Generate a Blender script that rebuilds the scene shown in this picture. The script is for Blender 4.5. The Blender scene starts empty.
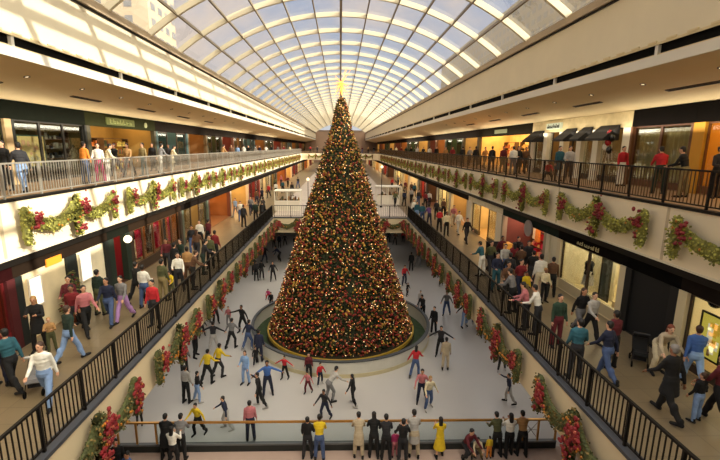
import bpy, math, random
from mathutils import Vector, Matrix, Quaternion
random.seed(7)
C = bpy.context.scene.collection
PI = math.pi
R = math.radians
EYE = 10.9                      # camera height above the ice
Z2, Z3 = 4.8, 9.3               # lower and upper walkway floors
X2, X3 = 5.84, 9.6              # inner edges of the two walkways
S2, S3 = 9.75, 13.1             # shopfront planes
YFAR = 36.0                     # far edge of the rink opening
YB = 105.0                      # far cross bridge
YEND = 166.0
# ------------------------------------------------------------------ camera
F = 416.0
PITCH, YAW, ROLL = R(11.3), R(1.5), R(0.46)
CAMROT = (Matrix.Rotation(-YAW, 3, 'Z') @ Matrix.Rotation(PI/2 - PITCH, 3, 'X') @ Matrix.Rotation(ROLL, 3, 'Z'))
SHX = 9.0
cam_d = bpy.data.cameras.new('camera'); cam = bpy.data.objects.new('camera', cam_d); C.objects.link(cam)
cam_d.sensor_width = 36; cam_d.lens = F/720*36; cam_d.shift_x = SHX/720; cam_d.clip_end = 1000
cam.matrix_world = Matrix.Translation((0, 0, EYE)) @ CAMROT.to_4x4()
bpy.context.scene.camera = cam
def ray(px, py):
    return CAMROT @ Vector(((px-360+SHX)/F, -(py-230)/F, -1.0))
def at(px, py, z):
    d = ray(px, py); t = (z-EYE)/d.z
    return Vector((d.x*t, d.y*t, z))
def atx(px, x, z):              # ground point with this lateral position seen in this image column
    lo, hi = 2.0, 200.0
    f = lambda y: proj(x, y, z)[0]-px
    for _ in range(50):
        m = (lo+hi)/2
        if (f(m) > 0) == (x > 0): lo = m
        else: hi = m
    return Vector((x, m, z))
CI = CAMROT.transposed()
def proj(x, y, z):
    v = CI @ Vector((x, y, z-EYE))
    return (360-SHX+F*v.x/-v.z, 230-F*v.y/-v.z)
# ------------------------------------------------------------------ materials
_m = {}
def lin(c):
    return tuple(((v/255)/12.92 if v/255 <= .04045 else ((v/255+.055)/1.055)**2.4) for v in c)
def mat(name, col, rough=.7, metal=0, noise=0, scale=3, bump=0, emit=0, ecol=None, spec=.5):
    if name in _m: return _m[name]
    m = bpy.data.materials.new(name); m.use_nodes = True
    nt = m.node_tree; b = nt.nodes['Principled BSDF']
    c = lin(col)+(1,)
    b.inputs['Base Color'].default_value = c
    b.inputs['Roughness'].default_value = rough
    b.inputs['Metallic'].default_value = metal
    b.inputs['Specular IOR Level'].default_value = spec
    if noise or bump:
        tc = nt.nodes.new('ShaderNodeTexCoord'); n = nt.nodes.new('ShaderNodeTexNoise')
        n.inputs['Scale'].default_value = scale; n.inputs['Detail'].default_value = 4
        nt.links.new(tc.outputs['Object'], n.inputs['Vector'])
        if noise:
            r = nt.nodes.new('ShaderNodeValToRGB')
            r.color_ramp.elements[0].position = .3; r.color_ramp.elements[1].position = .7
            r.color_ramp.elements[0].color = tuple(v*(1-noise) for v in c[:3])+(1,)
            r.color_ramp.elements[1].color = tuple(min(1, v*(1+noise)) for v in c[:3])+(1,)
            nt.links.new(n.outputs['Fac'], r.inputs['Fac']); nt.links.new(r.outputs['Color'], b.inputs['Base Color'])
        if bump:
            bp = nt.nodes.new('ShaderNodeBump'); bp.inputs['Strength'].default_value = bump; bp.inputs['Distance'].default_value = .02
            nt.links.new(n.outputs['Fac'], bp.inputs['Height']); nt.links.new(bp.outputs['Normal'], b.inputs['Normal'])
    if emit:
        b.inputs['Emission Color'].default_value = (lin(ecol or col))+(1,)
        b.inputs['Emission Strength'].default_value = emit
    _m[name] = m
    return m
def glassmat(name, tint=(235, 240, 240), gloss=.08, rough=.02):
    if name in _m: return _m[name]
    m = bpy.data.materials.new(name); m.use_nodes = True; nt = m.node_tree
    for n in list(nt.nodes): nt.nodes.remove(n)
    o = nt.nodes.new('ShaderNodeOutputMaterial'); t = nt.nodes.new('ShaderNodeBsdfTransparent'); g = nt.nodes.new('ShaderNodeBsdfGlossy')
    t.inputs['Color'].default_value = lin(tint)+(1,); g.inputs['Roughness'].default_value = rough
    mx = nt.nodes.new('ShaderNodeMixShader'); lw = nt.nodes.new('ShaderNodeLayerWeight'); lw.inputs['Blend'].default_value = .2
    mm = nt.nodes.new('ShaderNodeMath'); mm.operation = 'MULTIPLY'; mm.inputs[1].default_value = gloss*4
    nt.links.new(lw.outputs['Fresnel'], mm.inputs[0]); nt.links.new(mm.outputs[0], mx.inputs['Fac'])
    nt.links.new(t.outputs[0], mx.inputs[1]); nt.links.new(g.outputs[0], mx.inputs[2]); nt.links.new(mx.outputs[0], o.inputs['Surface'])
    _m[name] = m
    return m
def tiles(name, c1, c2, sx, sy, rough):
    if name in _m: return _m[name]
    m = bpy.data.materials.new(name); m.use_nodes = True; nt = m.node_tree; b = nt.nodes['Principled BSDF']
    tc = nt.nodes.new('ShaderNodeTexCoord'); br = nt.nodes.new('ShaderNodeTexBrick')
    br.offset = 0; br.inputs['Color1'].default_value = lin(c1)+(1,); br.inputs['Color2'].default_value = lin(c2)+(1,)
    br.inputs['Mortar'].default_value = tuple(v*.75 for v in lin(c1))+(1,)
    br.inputs['Scale'].default_value = 1; br.inputs['Brick Width'].default_value = sx; br.inputs['Row Height'].default_value = sy
    br.inputs['Mortar Size'].default_value = .012
    n = nt.nodes.new('ShaderNodeTexNoise'); n.inputs['Scale'].default_value = .6
    mx = nt.nodes.new('ShaderNodeMix'); mx.data_type = 'RGBA'; mx.blend_type = 'MULTIPLY'; mx.inputs['Factor'].default_value = .35
    nt.links.new(tc.outputs['Object'], br.inputs['Vector']); nt.links.new(tc.outputs['Object'], n.inputs['Vector'])
    nt.links.new(br.outputs['Color'], mx.inputs['A']); nt.links.new(n.outputs['Fac'], mx.inputs['B'])
    nt.links.new(mx.outputs['Result'], b.inputs['Base Color']); b.inputs['Roughness'].default_value = rough
    _m[name] = m
    return m
# ------------------------------------------------------------------ object helpers
def tag(o, label=None, cat=None, group=None, kind=None):
    if label: o['label'] = label
    if cat: o['category'] = cat
    if group: o['group'] = group
    if kind: o['kind'] = kind
    return o
def empty(name, loc=(0, 0, 0), rz=0, label=None, cat=None, group=None):
    o = bpy.data.objects.new(name, None); C.objects.link(o); o.location = loc; o.rotation_euler = (0, 0, rz)
    o.empty_display_size = .2
    return tag(o, label, cat, group)
class MB:
    def __init__(s): s.v = []; s.f = []; s.i = []; s.sm = False
    def add(s, vs, fs, k=0):
        b = len(s.v); s.v += [tuple(v) for v in vs]; s.f += [tuple(b+j for j in f) for f in fs]; s.i += [k]*len(fs); return s
    def box(s, x0, x1, y0, y1, z0, z1, k=0):
        if x0 > x1: x0, x1 = x1, x0
        if y0 > y1: y0, y1 = y1, y0
        if z0 > z1: z0, z1 = z1, z0
        return s.add([(x0,y0,z0),(x1,y0,z0),(x1,y1,z0),(x0,y1,z0),(x0,y0,z1),(x1,y0,z1),(x1,y1,z1),(x0,y1,z1)],
              [(0,3,2,1),(4,5,6,7),(0,1,5,4),(1,2,6,5),(2,3,7,6),(3,0,4,7)], k)
    def prism(s, poly, axis, a0, a1, k=0):      # polygon in the two other axes, extruded
        n = len(poly)
        def P(p, a):
            return (a, p[0], p[1]) if axis == 'x' else ((p[0], a, p[1]) if axis == 'y' else (p[0], p[1], a))
        vs = [P(p, a0) for p in poly]+[P(p, a1) for p in poly]
        fs = [tuple(range(n-1, -1, -1)), tuple(range(n, 2*n))]+[(j, (j+1) % n, n+(j+1) % n, n+j) for j in range(n)]
        return s.add(vs, fs, k)
    def tube(s, p0, p1, r0, r1=None, n=8, k=0, cap=True):
        p0, p1 = Vector(p0), Vector(p1); r1 = r0 if r1 is None else r1
        d = (p1-p0).normalized(); a = d.orthogonal().normalized(); b = d.cross(a)
        vs = [p0+(a*math.cos(2*PI*j/n)+b*math.sin(2*PI*j/n))*r0 for j in range(n)]+[p1+(a*math.cos(2*PI*j/n)+b*math.sin(2*PI*j/n))*r1 for j in range(n)]
        fs = [(j, (j+1) % n, n+(j+1) % n, n+j) for j in range(n)]
        if cap: fs += [tuple(range(n-1, -1, -1)), tuple(range(n, 2*n))]
        return s.add(vs, fs, k)
    def ell(s, c, r, n=8, m=6, k=0, M=None):
        c = Vector(c); vs = []; fs = []
        r = (r, r, r) if not hasattr(r, '__len__') else r
        for i in range(1, m):
            t = PI*i/m
            for j in range(n):
                p = 2*PI*j/n
                v = Vector((r[0]*math.sin(t)*math.cos(p), r[1]*math.sin(t)*math.sin(p), r[2]*math.cos(t)))
                vs.append(c+(M @ v if M else v))
        top = Vector((0, 0, r[2])); vs.append(c+(M @ top if M else top)); vs.append(c-(M @ top if M else top))
        T, B = len(vs)-2, len(vs)-1
        for i in range(m-2):
            for j in range(n):
                a, b = i*n+j, i*n+(j+1) % n
                fs.append((a, a+n, b+n, b))
        for j in range(n):
            fs.append((T, j, (j+1) % n)); fs.append((B, (m-2)*n+(j+1) % n, (m-2)*n+j))
        return s.add(vs, fs, k)
    def lathe(s, prof, n=24, c=(0, 0, 0), k=0):
        vs = [(c[0]+r*math.cos(2*PI*j/n), c[1]+r*math.sin(2*PI*j/n), c[2]+z) for r, z in prof for j in range(n)]
        fs = [(i*n+j, i*n+(j+1) % n, (i+1)*n+(j+1) % n, (i+1)*n+j) for i in range(len(prof)-1) for j in range(n)]
        return s.add(vs, fs, k)
    def mesh(s, name, mats=()):
        me = bpy.data.meshes.new(name); me.from_pydata(s.v, [], s.f)
        for m in mats: me.materials.append(m)
        if len(mats) > 1: me.polygons.foreach_set('material_index', s.i)
        if s.sm: me.polygons.foreach_set('use_smooth', [True]*len(s.f))
        me.update(); return me
    def build(s, name, mats, parent=None, loc=(0, 0, 0)):
        if not isinstance(mats, (list, tuple)): mats = [mats]
        o = bpy.data.objects.new(name, s.mesh(name, mats)); C.objects.link(o); o.location = loc
        if parent: o.parent = parent
        return o
def box(name, m, dims, parent=None, k=None):
    o = MB().box(*dims).build(name, m, parent)
    if k: o['kind'] = k
    return o
def inst(me, name, loc=(0, 0, 0), rz=0, parent=None, sc=None, mt=None):
    o = bpy.data.objects.new(name, me); C.objects.link(o); o.location = loc; o.rotation_euler = (0, 0, rz)
    if sc: o.scale = sc if hasattr(sc, '__len__') else (sc,)*3
    if parent: o.parent = parent
    return o
def copy_tree(o, parent=None):
    c = o.copy(); C.objects.link(c); c.parent = parent
    for ch in o.children: copy_tree(ch, c)
    return c
def st(name, m, mb):            # a piece of the setting
    o = mb.build(name, m); o['kind'] = 'structure'; return o
CREAM = mat('cream plaster', (232, 220, 192), .75, noise=.03, scale=.7)
BAND = mat('cream balcony paint', (236, 220, 188), .7, noise=.03, scale=.5)
BAND2 = mat('cream rink fascia paint', (214, 196, 160), .7, noise=.04, scale=.5)
SOFF = mat('tan soffit plaster', (226, 206, 162), .85, noise=.05, scale=.4)
DARK = mat('dark bronze metal', (26, 22, 18), .6, .2, spec=.25)
BLACK = mat('black lacquer', (12, 11, 10), .8, spec=.1)
RIB = mat('beige painted steel', (214, 202, 174), .55)
FLOOR2 = tiles('terrazzo walkway', (138, 120, 92), (128, 112, 86), .6, .6, .35)
FLOOR3 = tiles('upper carpet tiles', (150, 120, 86), (142, 114, 82), 1, 1, .8)
FLOOR1 = mat('rinkside rubber floor', (170, 146, 132), .8, noise=.05, scale=1)
ICE = mat('ice', (178, 174, 170), .35, noise=.03, scale=.35, spec=.35)
GLASS = glassmat('clear glass')
SKYGLASS = glassmat('roof glass', (238, 242, 246), .05)
BRASS = mat('brass rail', (190, 140, 70), .35, .8)
WHITE = mat('white paint', (228, 222, 208), .6)
# ------------------------------------------------------------------ floors and slabs
Y0 = -8.0
st('floor', [ICE], MB().box(-12, 12, 13.45, 60, -.3, 0))
st('floor', [FLOOR1], MB().box(-12, 12, Y0, 13.45, -.3, -.001))
for s in (-1, 1):
    sd = 'left' if s < 0 else 'right'
    st('floor', [FLOOR2], MB().box(s*(X2+.25), s*17, Y0, YEND, Z2-.35, Z2))
    st('trim_%d' % (1 if s < 0 else 2), [BAND2], MB().box(s*X2, s*(X2+.24), Y0, YFAR, 3.45, Z2-.06))
    st('trim_%d' % (3 if s < 0 else 4), [mat('slate kerb', (66, 68, 74), .5)], MB().box(s*(X2-.03), s*(X2+.249), Y0, YFAR, Z2-.059, Z2+.03))
    st('floor', [FLOOR3], MB().box(s*(X3+.2), s*17, Y0, YEND, 7.75, Z3))
    w = MB().box(s*X3, s*(X3+.19), Y0, YB, 7.6, Z3-.05)
    st('wall_'+sd, [BAND], w)
    j = MB()
    for k in range(-2, 16):
        y = 11.8+6.2*k
        if y < Y0+.1 or y > YB: continue
        j.box(s*(X3-.012), s*(X3-.001), y-.05, y+.05, 7.6, Z3-.06)
    st('trim_%d' % (5 if s < 0 else 6), [mat('joint strip', (196, 178, 146), .7)], j)
    st('trim_%d' % (7 if s < 0 else 8), [DARK], MB().box(s*(X3-.03), s*(X3+.2), Y0, YB, Z3-.049, Z3+.03))
    st('trim_%d' % (9 if s < 0 else 10), [mat('white edge', (225, 215, 190), .6)], MB().box(s*(X3-.05), s*(X3-.001), Y0, YB, 7.6, 7.66))
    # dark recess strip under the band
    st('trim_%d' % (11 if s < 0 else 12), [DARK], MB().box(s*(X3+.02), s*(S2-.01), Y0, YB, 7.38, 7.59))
    # upper soffit, sloping down to the shops
    st('ceiling', [SOFF], MB().prism([(s*(X3+.05), 13.4), (s*S3, 12.62), (s*17, 12.62), (s*17, 12.9), (s*(X3+.05), 13.75)], 'y', Y0, YEND))
    st('wall_'+sd, [CREAM], MB().box(s*X3, s*(X3+.25), Y0, YEND, 14.05, 15.93))
    lip = MB().box(s*(X3-.02), s*(X3+.045), Y0, YEND, 13.4, 13.7)
    st('trim_%d' % (13 if s < 0 else 14), [WHITE], lip)
    st('trim_%d' % (15 if s < 0 else 16), [BLACK], MB().box(s*(X3+.1), s*(X3+.2), Y0, YEND, 13.76, 14.04))
    led = MB().box(s*(X3-.03), s*(X3-.001), Y0, YEND, 14.0, 14.07)
    y = 2.0
    while y < 60:
        led.box(s*(X3-.05), s*(X3+.02), y, y+.35, 14.07, 14.12); y += .75
    st('trim_%d' % (17 if s < 0 else 18), [SOFF], led)
    cl = MB()
    y = 7.0
    while y < YEND:
        cl.box(s*(X3-.0), s*(X3+.12), y, y+.12, 13.7, 14.0); y += 6.2
    st('trim_%d' % (19 if s < 0 else 20), [WHITE], cl)
    # edge beam and gutter at the foot of the vault
    st('trim_%d' % (21 if s < 0 else 22), [DARK], MB().box(s*(X3-.07), s*(X3+.2), Y0, YEND, 15.931, 16.0))
    st('trim_%d' % (23 if s < 0 else 24), [mat('taupe beam', (176, 156, 128), .6)], MB().box(s*(X3-.16), s*(X3+.25), Y0, YEND, 16.001, 16.3))
    st('trim_%d' % (25 if s < 0 else 26), [WHITE], MB().box(s*(X3-.02), s*(X3+.25), Y0, YEND, 16.301, 16.42))
    st('ceiling', [SOFF], MB().box(s*(X3+.3), s*17.3, Y0, YEND, 15.7, 16.0))
    st('wall_'+sd, [SOFF], MB().box(s*17, s*17.3, Y0, YEND, -.3, 15.69))
    st('wall_'+sd, [mat('rink side wall', (190, 180, 165), .8)], MB().box(s*12, s*12.3, Y0, 60, -.3, 4.44))
# far side of the rink opening
st('floor', [tiles('pale concourse stone', (206, 192, 180), (198, 184, 174), 1.2, 1.2, .3)], MB().box(-6.08, 6.08, YFAR+.25, YEND, Z2-.35, Z2-.001))
st('wall_back', [BAND2], MB().box(-6.08, 6.08, YFAR, YFAR+.24, 3.45, Z2-.06))
st('trim_27', [mat('slate kerb', (66, 68, 74), .5)], MB().box(-6.08, 6.08, YFAR-.03, YFAR+.249, Z2-.059, Z2+.03))
st('wall_back', [mat('rink side wall', (190, 180, 165), .8)], MB().box(-12, 12, 60, 60.3, -.3, 4.44))
# near end closure behind the viewer
st('wall_front', [CREAM], MB().box(-17, 17, Y0-.3, Y0, -.3, 16))
st('floor', [FLOOR3], MB().box(-9.78, 9.78, Y0, .8, 8.9, Z3-.001))
# far cross bridge and end wall
st('floor', [FLOOR3], MB().box(-9.78, 9.78, YB+.2, YB+6, 8.9, Z3-.001))
st('wall_back', [BAND], MB().box(-9.58, 9.58, YB, YB+.19, 7.7, Z3-.05))
st('wall_back', [mat('taupe end wall', (150, 122, 100), .8, noise=.1, scale=.2)], MB().box(-17, 17, YEND, YEND+.4, -.3, 17.2))
# ------------------------------------------------------------------ vaulted roof
ZS = EYE+5.5; APEX = EYE+8.83; HW = 9.62
RR = (HW*HW+(APEX-ZS)**2)/(2*(APEX-ZS)); ZC = APEX-RR; TH = math.asin(HW/RR)
def arc(t, r=0): return ((RR+r)*math.sin(t), ZC+(RR+r)*math.cos(t))
NSEG = 12
vault = empty('ceiling', (0, 0, 0)); vault['kind'] = 'structure'
gm = MB(); pts = [arc(-TH+2*TH*i/48) for i in range(49)]
gm.add([(x, Y0, z) for x, z in pts]+[(x, YEND, z) for x, z in pts], [(i, i+1, 50+i, 49+i) for i in range(48)])
gm.sm = True; gm.build('glazing', SKYGLASS, vault)
def bar_arc(y, w, d0, d1):
    m = MB(); n = 36; vs = []
    for i in range(n+1):
        t = -TH+2*TH*i/n
        a, b = arc(t, d0), arc(t, d1)
        vs += [(a[0], y-w/2, a[1]), (a[0], y+w/2, a[1]), (b[0], y+w/2, b[1]), (b[0], y-w/2, b[1])]
    fs = []
    for i in range(n):
        for q in range(4):
            a, b = 4*i+q, 4*i+(q+1) % 4
            fs.append((a, b, b+4, a+4))
    return m.add(vs, fs)
y = 30.3-3.9*9
ribm = bar_arc(0, .17, -.24, .05).mesh('rib', [RIB])
while y < YEND:
    inst(ribm, 'rib', (0, y, 0), parent=vault); y += 3.9
for i in range(NSEG+1):
    t = -TH+2*TH*i/NSEG; w = (.07 if i != 6 else .16)/RR/2
    m = MB()
    q = [arc(t-w, -.25), arc(t+w, -.25), arc(t+w, .05), arc(t-w, .05)]
    m.prism(q, 'y', Y0, YEND); m.build('purlin', mat('taupe purlin', (128, 114, 90), .6), vault)
# gable at far end
g = MB(); P = [arc(-TH+2*TH*i/24) for i in range(25)]
g.add([(x, YEND-.05, z) for x, z in P], [tuple(range(25))])
st('window_1', [SKYGLASS], g)
g = MB(); g.add([(x, Y0-.05, z) for x, z in P], [tuple(range(25))])
st('window_2', [SKYGLASS], g)
# ------------------------------------------------------------------ railings
def railing(name, label, p0, p1, z, bal, post, mt, seg=.13, h=1.07, side=0, bmt=None):
    """straight railing from p0 to p1 at floor z"""
    p0, p1 = Vector((p0[0], p0[1], z)), Vector((p1[0], p1[1], z)); d = (p1-p0); L = d.length; d /= L
    e = empty(name, p0, 0, label, 'railing'); bmt = bmt or mt
    ang = math.atan2(d.y, d.x); e.rotation_euler = (0, 0, ang)
    MB().box(0, L, -.03, .03, h-.05, h).build('handrail', mt, e)
    MB().box(0, L, -.02, .02, .1, .135).build('bottom_rail', mt, e)
    pm = MB().box(-.025, .025, -.03, .03, .03, h-.05).mesh('post', [mt])
    n = int(L/post)
    posts = [i*L/n for i in range(n+1)]
    seen = sorted(posts, key=lambda u: (p0+d*u-Vector((0, 0, z))).length if (p0+d*u).y > 3 else 999)
    for u in seen[:100]: inst(pm, 'post', (u, 0, 0), parent=e)
    if len(seen) > 100:
        m = MB()
        for u in seen[100:]: m.box(u-.025, u+.025, -.03, .03, .03, h-.05)
        m.build('post', mt, e)['kind'] = 'stuff'
    if bal:
        us = [seg*i for i in range(1, int(L/seg))]
        us.sort(key=lambda u: (p0+d*u-Vector((0, 0, z))).length if (p0+d*u).y > 3.5 else 999)
        bm_ = MB().box(-.009, .009, -.012, .012, .135, h-.05).mesh('baluster', [bmt])
        for u in us[:100]: inst(bm_, 'baluster', (u, 0, 0), parent=e)
        m = MB()
        for u in us[100:]: m.box(u-.009, u+.009, -.012, .012, .135, h-.05)
        m.build('baluster', bmt, e)['kind'] = 'stuff'
    return e
PALE = mat('pale steel railing', (176, 170, 158), .4, .5)
BRON = mat('bronze railing', (92, 70, 46), .4, .5)
railing('railing', 'dark metal baluster railing along the lower walkway on the sunlit side above the ice', (-X2-.1, Y0+.5), (-X2-.1, YFAR+.1), Z2, 1, 1.35, DARK)
railing('railing', 'dark metal baluster railing along the lower walkway on the shaded side above the ice', (X2+.1, Y0+.5), (X2+.1, YFAR+.1), Z2, 1, 1.35, DARK)
railing('railing', 'dark railing across the far end of the rink opening, facing the tree', (-X2+.05, YFAR+.12), (X2-.05, YFAR+.12), Z2, 1, 1.4, DARK, seg=.16)
railing('railing', 'pale steel railing along the sunlit upper balcony', (-X3-.1, Y0+.5), (-X3-.1, YB-.3), Z3, 1, 1.5, PALE)
railing('railing', 'bronze railing with dark posts along the shaded upper balcony', (X3+.1, Y0+.5), (X3+.1, YB-.3), Z3, 1, 1.5, DARK, bmt=BRON)
railing('railing', 'distant railing on the cross bridge behind the tree', (-X3+.1, YB+.1), (X3-.1, YB+.1), Z3, 0, 2.4, DARK)
# ------------------------------------------------------------------ rinkside barrier
def barrier():
    e = empty('rink_barrier', (0, 13.4, 0), 0, 'glass rink barrier with brass handrail and dark kickboard at the near end of the ice', 'barrier')
    MB().box(-8, 8, -.035, .035, 1.14, 1.2).build('handrail', BRASS, e)
    MB().box(-8, 8, -.05, .05, 0, .26).build('kickboard', mat('dark green kickboard', (30, 36, 34), .5), e)
    MB().box(-8, 8, -.07, .07, .26, .32).build('sill', mat('grey sill', (90, 92, 92), .5), e)
    for x in (-7.96, -7.3, -6.6, 6.75, 7.3, 7.96):
        MB().box(x-.03, x+.03, -.03, .03, .32, 1.14).build('post', BRASS, e)
    for i in range(5):
        x = -6.57+i*2.66
        MB().box(x, x+2.655, -.005, .005, .33, 1.13).build('glass_panel', GLASS, e)
    m = MB(); x0, x1 = 6.8, 7.26
    for q in (0, 1):
        a, b = ((x0, .45), (x1, 1.05)) if q else ((x0, 1.05), (x1, .45))
        m.tube((a[0], 0, a[1]), (b[0], 0, b[1]), .012, n=6)
    m.tube((x0, 0, .75), (x1, 0, .75), .01, n=6)
    m.build('lattice', mat('pewter lattice', (150, 145, 135), .5), e)
    return e
barrier()
# ------------------------------------------------------------------ garlands
LEAF = mat('olive garland leaves', (176, 172, 76), .7, noise=.35, scale=9)
LEAF2 = mat('dark garland leaves', (122, 120, 52), .75, noise=.4, scale=9)
REDF = mat('red bow fabric', (124, 20, 26), .6, noise=.25, scale=12)
PINKF = mat('pink berry', (168, 84, 64), .5, noise=.3, scale=14)
GOLDF = mat('gold ribbon', (200, 130, 50), .4, .3, noise=.2, scale=12)
def gpath(a, h, R_):
    P = []
    for u, top, bot in ((-a, -.06, -.84), (a, -.06, -.84), (0, 0, -.98)):
        for k in range(10):
            t = k/9; r = R_*(.62+.5*math.sin(PI*(.15+.75*t)))*(1.15 if u == 0 else .95)
            for _ in range(2 if u == 0 else 1): P.append((u, h*(top+(bot-top)*t)-R_*.3, r))
    for s in (-1, 1):
        for k in range(22):
            t = k/21; u = s*a*(1-t)
            w = h*(-.16*(1-t)-.10*t-.50*4*t*(1-t)*(.92 if t < .5 else 1))
            P.append((u, w, R_*(.85+.38*math.sin(PI*t))))
    return P
def garland_meshes(a, h, n, seed, leafmats, R_=.19, fsz=.075, redk=1.0, ng=44):
    rnd = random.Random(seed); P = gpath(a, h, R_); lf = MB()
    for _ in range(n):
        u, w, r = rnd.choice(P)
        th = rnd.uniform(0, PI*2); q = r*math.sqrt(rnd.random())
        c = Vector((u+q*math.cos(th)+rnd.uniform(-.04, .04), rnd.uniform(-.12, .05), w+q*math.sin(th)))
        d = Vector((rnd.gauss(0, 1), rnd.gauss(0, .7), rnd.gauss(0, 1)-.3)).normalized(); e_ = d.orthogonal().normalized()
        L = rnd.uniform(.05, .11); W = L*.38
        lf.add([c, c+d*L*.5+e_*W, c+d*L, c+d*L*.5-e_*W], [(0, 1, 2, 3)], rnd.randrange(2))
    for u, w, r in P:
        lf.ell((u, 0, w), (r*.95, .1, r*.95), 7, 5, 1)
    reds = []; pk = MB()
    for cx, cz, k in ((-.86*a, -.36*h, 30), (.14*a, -.32*h, 44), (a*.95, -.34*h, 30), (.0, -.80*h, 18)):
        red = MB()
        for _ in range(int(k*redk)):
            c = (cx+rnd.gauss(0, .11), -.13+rnd.uniform(-.06, .04), cz+rnd.gauss(0, .17))
            if rnd.random() < .66: red.ell(c, (fsz, fsz*.6, fsz*rnd.uniform(.5, 1.1)), 6, 4)
            else: pk.ell(c, fsz*rnd.uniform(.35, .55), 6, 4)
        reds.append(red.mesh('bow', [REDF]))
    gold = MB()
    for _ in range(ng):
        u, w, r = rnd.choice(P)
        gold.ell((u+rnd.gauss(0, .07), -.15, w+rnd.gauss(0, .05)), (.03, .03, .04), 5, 4)
    return lf.mesh('garland', leafmats), reds, pk.mesh('berries', [PINKF]), gold.mesh('gold_beads', [GOLDF])
GU = [garland_meshes(2.45, 1.2, 3600, s, [LEAF, LEAF2], redk=.8, ng=14) for s in (1, 2)]
LEAF3 = mat('deep green garland leaves', (70, 74, 34), .75, noise=.4, scale=9); LEAF4 = mat('bronze garland leaves', (118, 96, 44), .7, noise=.4, scale=9)
GL = [garland_meshes(1.72, 1.12, 2300, s, [LEAF4, LEAF3], .2, .075, 1.5) for s in (3, 4)]
ORD = 'first second third fourth fifth sixth seventh eighth ninth tenth eleventh twelfth thirteenth fourteenth fifteenth sixteenth'.split()
def garland(gs, loc, rz, label, group, sc=None):
    g = inst(gs[0], 'garland', loc, rz, sc=sc); tag(g, label, 'garland', group)
    for b_ in gs[1]: inst(b_, 'bow', parent=g)
    inst(gs[2], 'berries', parent=g)['kind'] = 'stuff'; inst(gs[3], 'gold_beads', parent=g)['kind'] = 'stuff'
    return g
for s in (-1, 1):
    sd = 'sunlit' if s < 0 else 'shaded'
    for k in range(15):
        y = 14.9+6.2*(k-1)
        if y > YB-3: continue
        if k == 0 and s < 0: continue
        n = k-1 if s < 0 else k
        garland(GU[k % 2], (s*(X3-.22), y, Z3-.22), -s*PI/2, 'green garland with red bows on the %s upper balcony, %s from the viewer' % (sd, ORD[n]), 'garlands on the %s upper balcony' % sd)
    k = 0; y = 8.75
    while y < YFAR-1.2:
        garland(GL[k % 2], (s*(X2-.22), y, Z2-.12), -s*PI/2, 'red garland on the rink wall under the %s walkway, %s from the viewer' % (sd, ORD[k]), 'garlands on the %s rink wall' % sd)
        k += 1; y += 4.95
for k, x in enumerate((-4.2, -.4, 3.4)):
    garland(GL[k % 2], (x+.4, YFAR-.22, Z2-.15), 0, 'brown red garland across the far rink wall, %s' % ['beside the sunlit walkway', 'behind the tree', 'beside the shaded walkway'][k], 'garlands on the far rink wall', (1.02, 1, .9))
for k, x in enumerate((-6.2, -2.4, 2.4, 6.2)):
    garland(GU[k % 2], (x, YB-.22, Z3-.2), 0, 'small garland on the cross bridge, %s' % ['at its sunlit end', 'just on the sunlit side of the tree top', 'just on the shaded side of the tree top', 'at its shaded end'][k], 'garlands on the cross bridge', (.7, 1, .9))
# ------------------------------------------------------------------ the christmas tree and its enclosure
TX, TY = 0.05, 23.4
TB, TT = .55, EYE+2.6
def trad(z):
    dz = EYE-z
    r = .88+.318*dz
    if z > EYE+1.0:
        r = .562*max((TT-z)/(TT-EYE-1.0), 0)**.5
    return r
tree = empty('christmas_tree', (TX, TY, 0), 0, 'giant cone christmas tree covered in red and gold ornaments standing in the ice rink', 'christmas tree')
rnd = random.Random(11)
prof = []
z = TB
while z < TT:
    prof.append((trad(z)*.9+.0, z)); z += .35
core = MB(); core.lathe([(.02, TB+.1)]+prof+[(.01, TT)], 40)
vs = []
for v in core.v:
    r = math.hypot(v[0], v[1]); f = 1+rnd.uniform(-.05, .05)
    vs.append((v[0]*f, v[1]*f, v[2]+rnd.uniform(-.06, .06)))
core.v = vs
TG = mat('fir green', (36, 42, 18), .85, noise=.5, scale=5)
TG2 = mat('olive fir tips', (80, 80, 30), .8, noise=.4, scale=8)
core.build('branch_core', TG, tree)
MB().tube((0, 0, 0), (0, 0, TB+.4), .3, .28, 12).build('trunk', mat('bark', (70, 50, 34), .9), tree)
MB().tube((0, 0, TT-1.2), (0, 0, TT+.2), .06, .02, 8).build('leader', TG, tree)
def samp():
    while 1:
        z = rnd.uniform(TB, TT); r = trad(z)
        if rnd.random() < max(r, .75)/4.3: return z, r, rnd.uniform(0, 2*PI)
fol = MB()
for _ in range(13000):
    z, r, a = samp(); q = r*rnd.uniform(.86, 1.0)
    d = Vector((math.cos(a+rnd.gauss(0, .4)), math.sin(a+rnd.gauss(0, .4)), rnd.gauss(.1, .45))).normalized()
    c = Vector((q*math.cos(a), q*math.sin(a), z)); e_ = d.orthogonal().normalized()
    e_ = Quaternion(d, rnd.uniform(0, PI)) @ e_
    L = rnd.uniform(.10, .24)*(1 if r > .8 else .6)
    fol.add([c-d*L*.4, c+e_*L*.28, c+d*L, c-e_*L*.28], [(0, 1, 2, 3)], rnd.randrange(2))
f_ = fol.build('branch_tips', [TG, TG2], tree); f_['kind'] = 'stuff'
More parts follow.
